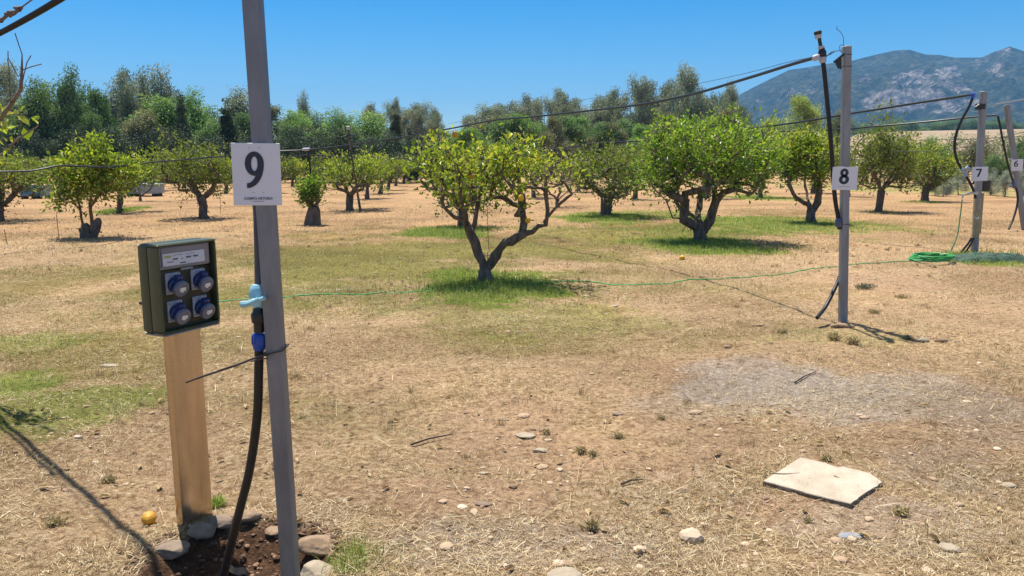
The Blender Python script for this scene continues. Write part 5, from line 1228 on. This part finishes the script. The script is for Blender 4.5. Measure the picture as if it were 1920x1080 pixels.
# loose clumps of dry grass
m = 1500; cx, cy, cr = wedge(m, 2.1, 22, .78, .6); kk = (fbm(cx*.9, cy*.9, 131, 3) > .47) & (np.hypot((cx-PIT.x)/1.15, cy-PIT.y)/PITR > 1.15) & (np.abs(cx-slabc.x)+np.abs(cy-slabc.y) > .3); cx, cy, cr = cx[kk], cy[kk], cr[kk]
per = rng.integers(18, 70, len(cx)); i_ = np.repeat(np.arange(len(cx)), per); sz = np.repeat(rng.uniform(.012, .055, len(cx)), per); n = len(i_)
x = cx[i_]+rng.normal(0, 1, n)*sz; y = cy[i_]+rng.normal(0, 1, n)*sz; sc2 = np.clip(cr[i_]/7, .8, 2.2); tb = np.repeat(rng.normal(.42, .2, len(cx)), per)
blades(x, y, rng.uniform(.02,.06,n)*np.repeat(rng.uniform(.6,1.5,len(cx)), per), rng.uniform(.0014,.0028,n)*sc2, rng.uniform(.1,1.2,n), np.clip(tb+rng.normal(0,.15,n),0,1), "dry_grass_clumps", drym, "loose clumps of dried grass on the open ground")
# green grass in the patches
def patchpts(n, big=1.0):
    X = []; Y = []
    for cx, cy, rx, ry, w in GREEN:
        if w < .5: k = int(n*.35*min(1, rx*ry/3))
        else: k = int(n*min(2.2, .25+rx*ry/2.0))
        a = rng.uniform(0, 6.283, k); q = np.sqrt(rng.random(k))*1.15; X.append(cx+np.cos(a)*q*rx); Y.append(cy+np.sin(a)*q*ry)
    return np.concatenate(X), np.concatenate(Y)
x, y = patchpts(11000); mk = mask(GREEN, x, y)+.35*(fbm(x*5, y*5, 111, 3)-.5); k = rng.random(len(x)) < np.clip(mk*1.1-.18, 0, 1)**1.3
k &= np.hypot(x, y) > 1.9; x, y = x[k], y[k]; r = np.hypot(x, y); n = len(x); sc = np.clip(r/8, .75, 2.4); mk = mask(GREEN, x, y)
blades(x, y, rng.uniform(.015,.06,n)*np.clip(.4+mk*.8,.4,1.3)*sc**.5, rng.uniform(.002,.0038,n)*sc, rng.uniform(.1,1.1,n), np.clip(rng.normal(.5,.2,n)+.25*(1-np.clip(mk,0,1)),0,1), "green_grass", grnm, "soft green grass growing in irrigated patches")
# taller grass at the tree feet and the tuft beside post 9
X = []; Y = []
for px, py, s, k in [(911,532,.35,1500),(950,545,.6,1400),(850,545,.5,800),(1314,458,.5,1100),(1360,470,.8,1000),(1135,408,.5,1200),(1521,420,.5,900),(655,1062,.10,170),(668,1035,.07,40),(1800,482,.30,1200),(1850,478,.4,800),(223,398,.35,700),(866,428,.4,700),(1648,398,.4,300),(1732,380,.5,700)]:
    c = gp(px, py); X.append(c.x+rng.normal(0, s, k)); Y.append(c.y+rng.normal(0, s*.75, k))
x = np.concatenate(X); y = np.concatenate(Y); n = len(x); r = np.hypot(x, y)
blades(x, y, rng.uniform(.04,.11,n), rng.uniform(.003,.005,n)*np.clip(r/9,.6,2), rng.uniform(.05,.8,n), np.clip(rng.normal(.4,.2,n),0,1), "tall_green_grass", grnm, "taller green grass tufts round the tree feet and posts")
# fallen leaves
X = []; Y = []
for px, py, s, k in [(911,530,.9,260),(1314,455,1.2,300),(1135,408,1.2,120),(1521,420,1.0,100),(170,448,.9,120),(382,410,1.2,120),(700,900,1.0,60),(300,800,1.1,60),(1400,900,1.2,70)]:
    c = gp(px, py); X.append(c.x+rng.normal(0, s, k)); Y.append(c.y+rng.normal(0, s*.8, k))
x = np.concatenate(X); y = np.concatenate(Y); k = np.hypot(x, y) > 2.2; x, y = x[k], y[k]; n = len(x); D = rng.normal(0, 1, (n, 3)); D[:, 2] = rng.uniform(-.05, .25, n)
L = rng.uniform(.03, .065, n); v, f = leafcards(np.stack([x, y, H(x, y)+.012], 1), D, rng.normal(0, .25, (n, 3))+np.array([0,0,1.]), L, L*.45, .4)
o = fast("fallen_leaves", v, f, leafmat("dead_lemon_leaf", [(0,(.20,.11,.05)),(.5,(.38,.25,.12)),(1,(.52,.40,.22))], .6, .1), attrs={"tone": np.repeat(rng.random(n), 6)}); tag(o, "curled dry lemon leaves scattered on the ground", "leaves", kind="stuff")
# small weeds, each a thing
weedm = leafmat("dry_weed", [(0,(.27,.19,.10)),(.5,(.50,.39,.21)),(1,(.72,.60,.36))], .8, .1); weedg = leafmat("grey_green_weed", [(0,(.09,.11,.07)),(.5,(.19,.22,.14)),(1,(.36,.36,.26))], .8, .1)
def weed(px, py, w, h, m, seed, label, k=150):
    w *= .75; h *= .6
    rg = np.random.default_rng(seed); b = onG(gp(px, py)); s = math.hypot(b.y, CAMH)/F; P = rg.normal(0, 1, (k, 3))*np.array([w*s*.3, w*s*.22, 0])
    hh = h*s*rg.uniform(.3, 1.1, k); D = np.stack([P[:,0]*.8/(w*s), P[:,1]*.8/(w*s), np.full(k, .9)], 1)+rg.normal(0, .4, (k, 3)); D[:, 2] = np.abs(D[:, 2])
    P2 = P*.48; L = hh; v, f = leafcards(P2, D, rg.normal(0,1,(k,3))+.1, L, np.clip(L*.07, .002, .007)); 
    P3 = P2+D/np.linalg.norm(D, axis=1, keepdims=True)*(hh*.6)[:, None]; v2, f2 = leafcards(P3, rg.normal(0,1,(k,3)), rg.normal(0,1,(k,3)), L*.35, L*.14)
    o = fast("weed", np.concatenate([v, v2]), np.concatenate([f, f2+len(v)]), m, loc=b, attrs={"tone": np.repeat(np.clip(rg.normal(.5,.22,2*k),0,1), 6)})
    tag(o, label, "weed", "small weeds on the bare ground")
for k, (px, py, w, h, m, lab) in enumerate([(1622,543,68,22,weedg,"spreading grey-green weed on the bare earth right of post 8"),(1090,850,26,26,weedm,"dark dry weed left of a twin on the bare earth right of centre"),(1112,856,24,20,weedm,"low dark dry weed right of its twin, right of centre"),
    (1240,790,22,16,weedm,"small brown weed on the grey patch right of centre"),(1160,822,26,22,weedm,"upright brown weed behind the two dark twins"),(1025,815,12,20,weedm,"thin dark weed beside the small whitish stones"),(1515,975,24,18,weedm,"dark tuft of weed just below the paving slab"),
    (1690,960,36,30,weedm,"wiry brown weed at the right corner of the paving slab"),(1465,632,44,18,weedm,"dry weed tuft left of the foot of post 8"),(1565,645,30,26,weedm,"brown weed tuft at the foot of post 8"),(1600,652,34,28,weedm,"fuller brown weed tuft right of post 8's foot"),(1700,640,26,18,weedg,"small grey-green weed right of post 8's foot"),
    (1690,560,50,14,weedm,"low dry weed mat behind the right of post 8"),(1110,990,18,40,weedm,"thin tall dry stalk tuft low in the middle"),(1640,590,44,16,weedm,"flat brown weed between post 8 and the netting"),(205,905,34,26,weedm,"dry weed clump left of the pedestal foot"),(100,985,50,30,weedm,"dry weed clump near the lower left corner"),(1550,865,30,22,weedm,"dry weed just behind the paving slab")]):
    weed(px, py, w, h, m, 300+k, lab)
# sticks
for k, (x0,y0_,x1,y1,lab) in enumerate([(1165,911,1205,900,"short dark stick on the ground right of centre"),(770,836,850,822,"thin brown twig lying left of centre"),(1490,720,1530,700,"thin dark twig on the grey patch")]):
    a, b = onG(gp(x0,y0_), .012), onG(gp(x1,y1), .012); mb = MB(); mb.tube([a, a.lerp(b,.4)+Vector((.004,.01,.006)), b], [.006,.005,.003], 6); tag(mb.build("stick", barkd, None, origin=a), lab, "stick")

# ------------------------------------------------------------------ haze
hb = MB(); hb.box((0, 500, 200), (8600, 8600, 405)); hz = hb.build("haze", None, smooth=False)
hm = bpy.data.materials.new("air_haze"); hm.use_nodes = True; nt = hm.node_tree; nt.nodes.clear()
out = nt.nodes.new("ShaderNodeOutputMaterial"); pv = nt.nodes.new("ShaderNodeVolumePrincipled"); pv.inputs["Color"].default_value = (.20,.54,1,1); pv.inputs["Density"].default_value = .00021; pv.inputs["Anisotropy"].default_value = 0
nt.links.new(pv.outputs[0], out.inputs["Volume"]); hz.data.materials.append(hm); tag(hz, "thin bluish air haze", "haze", kind="stuff")
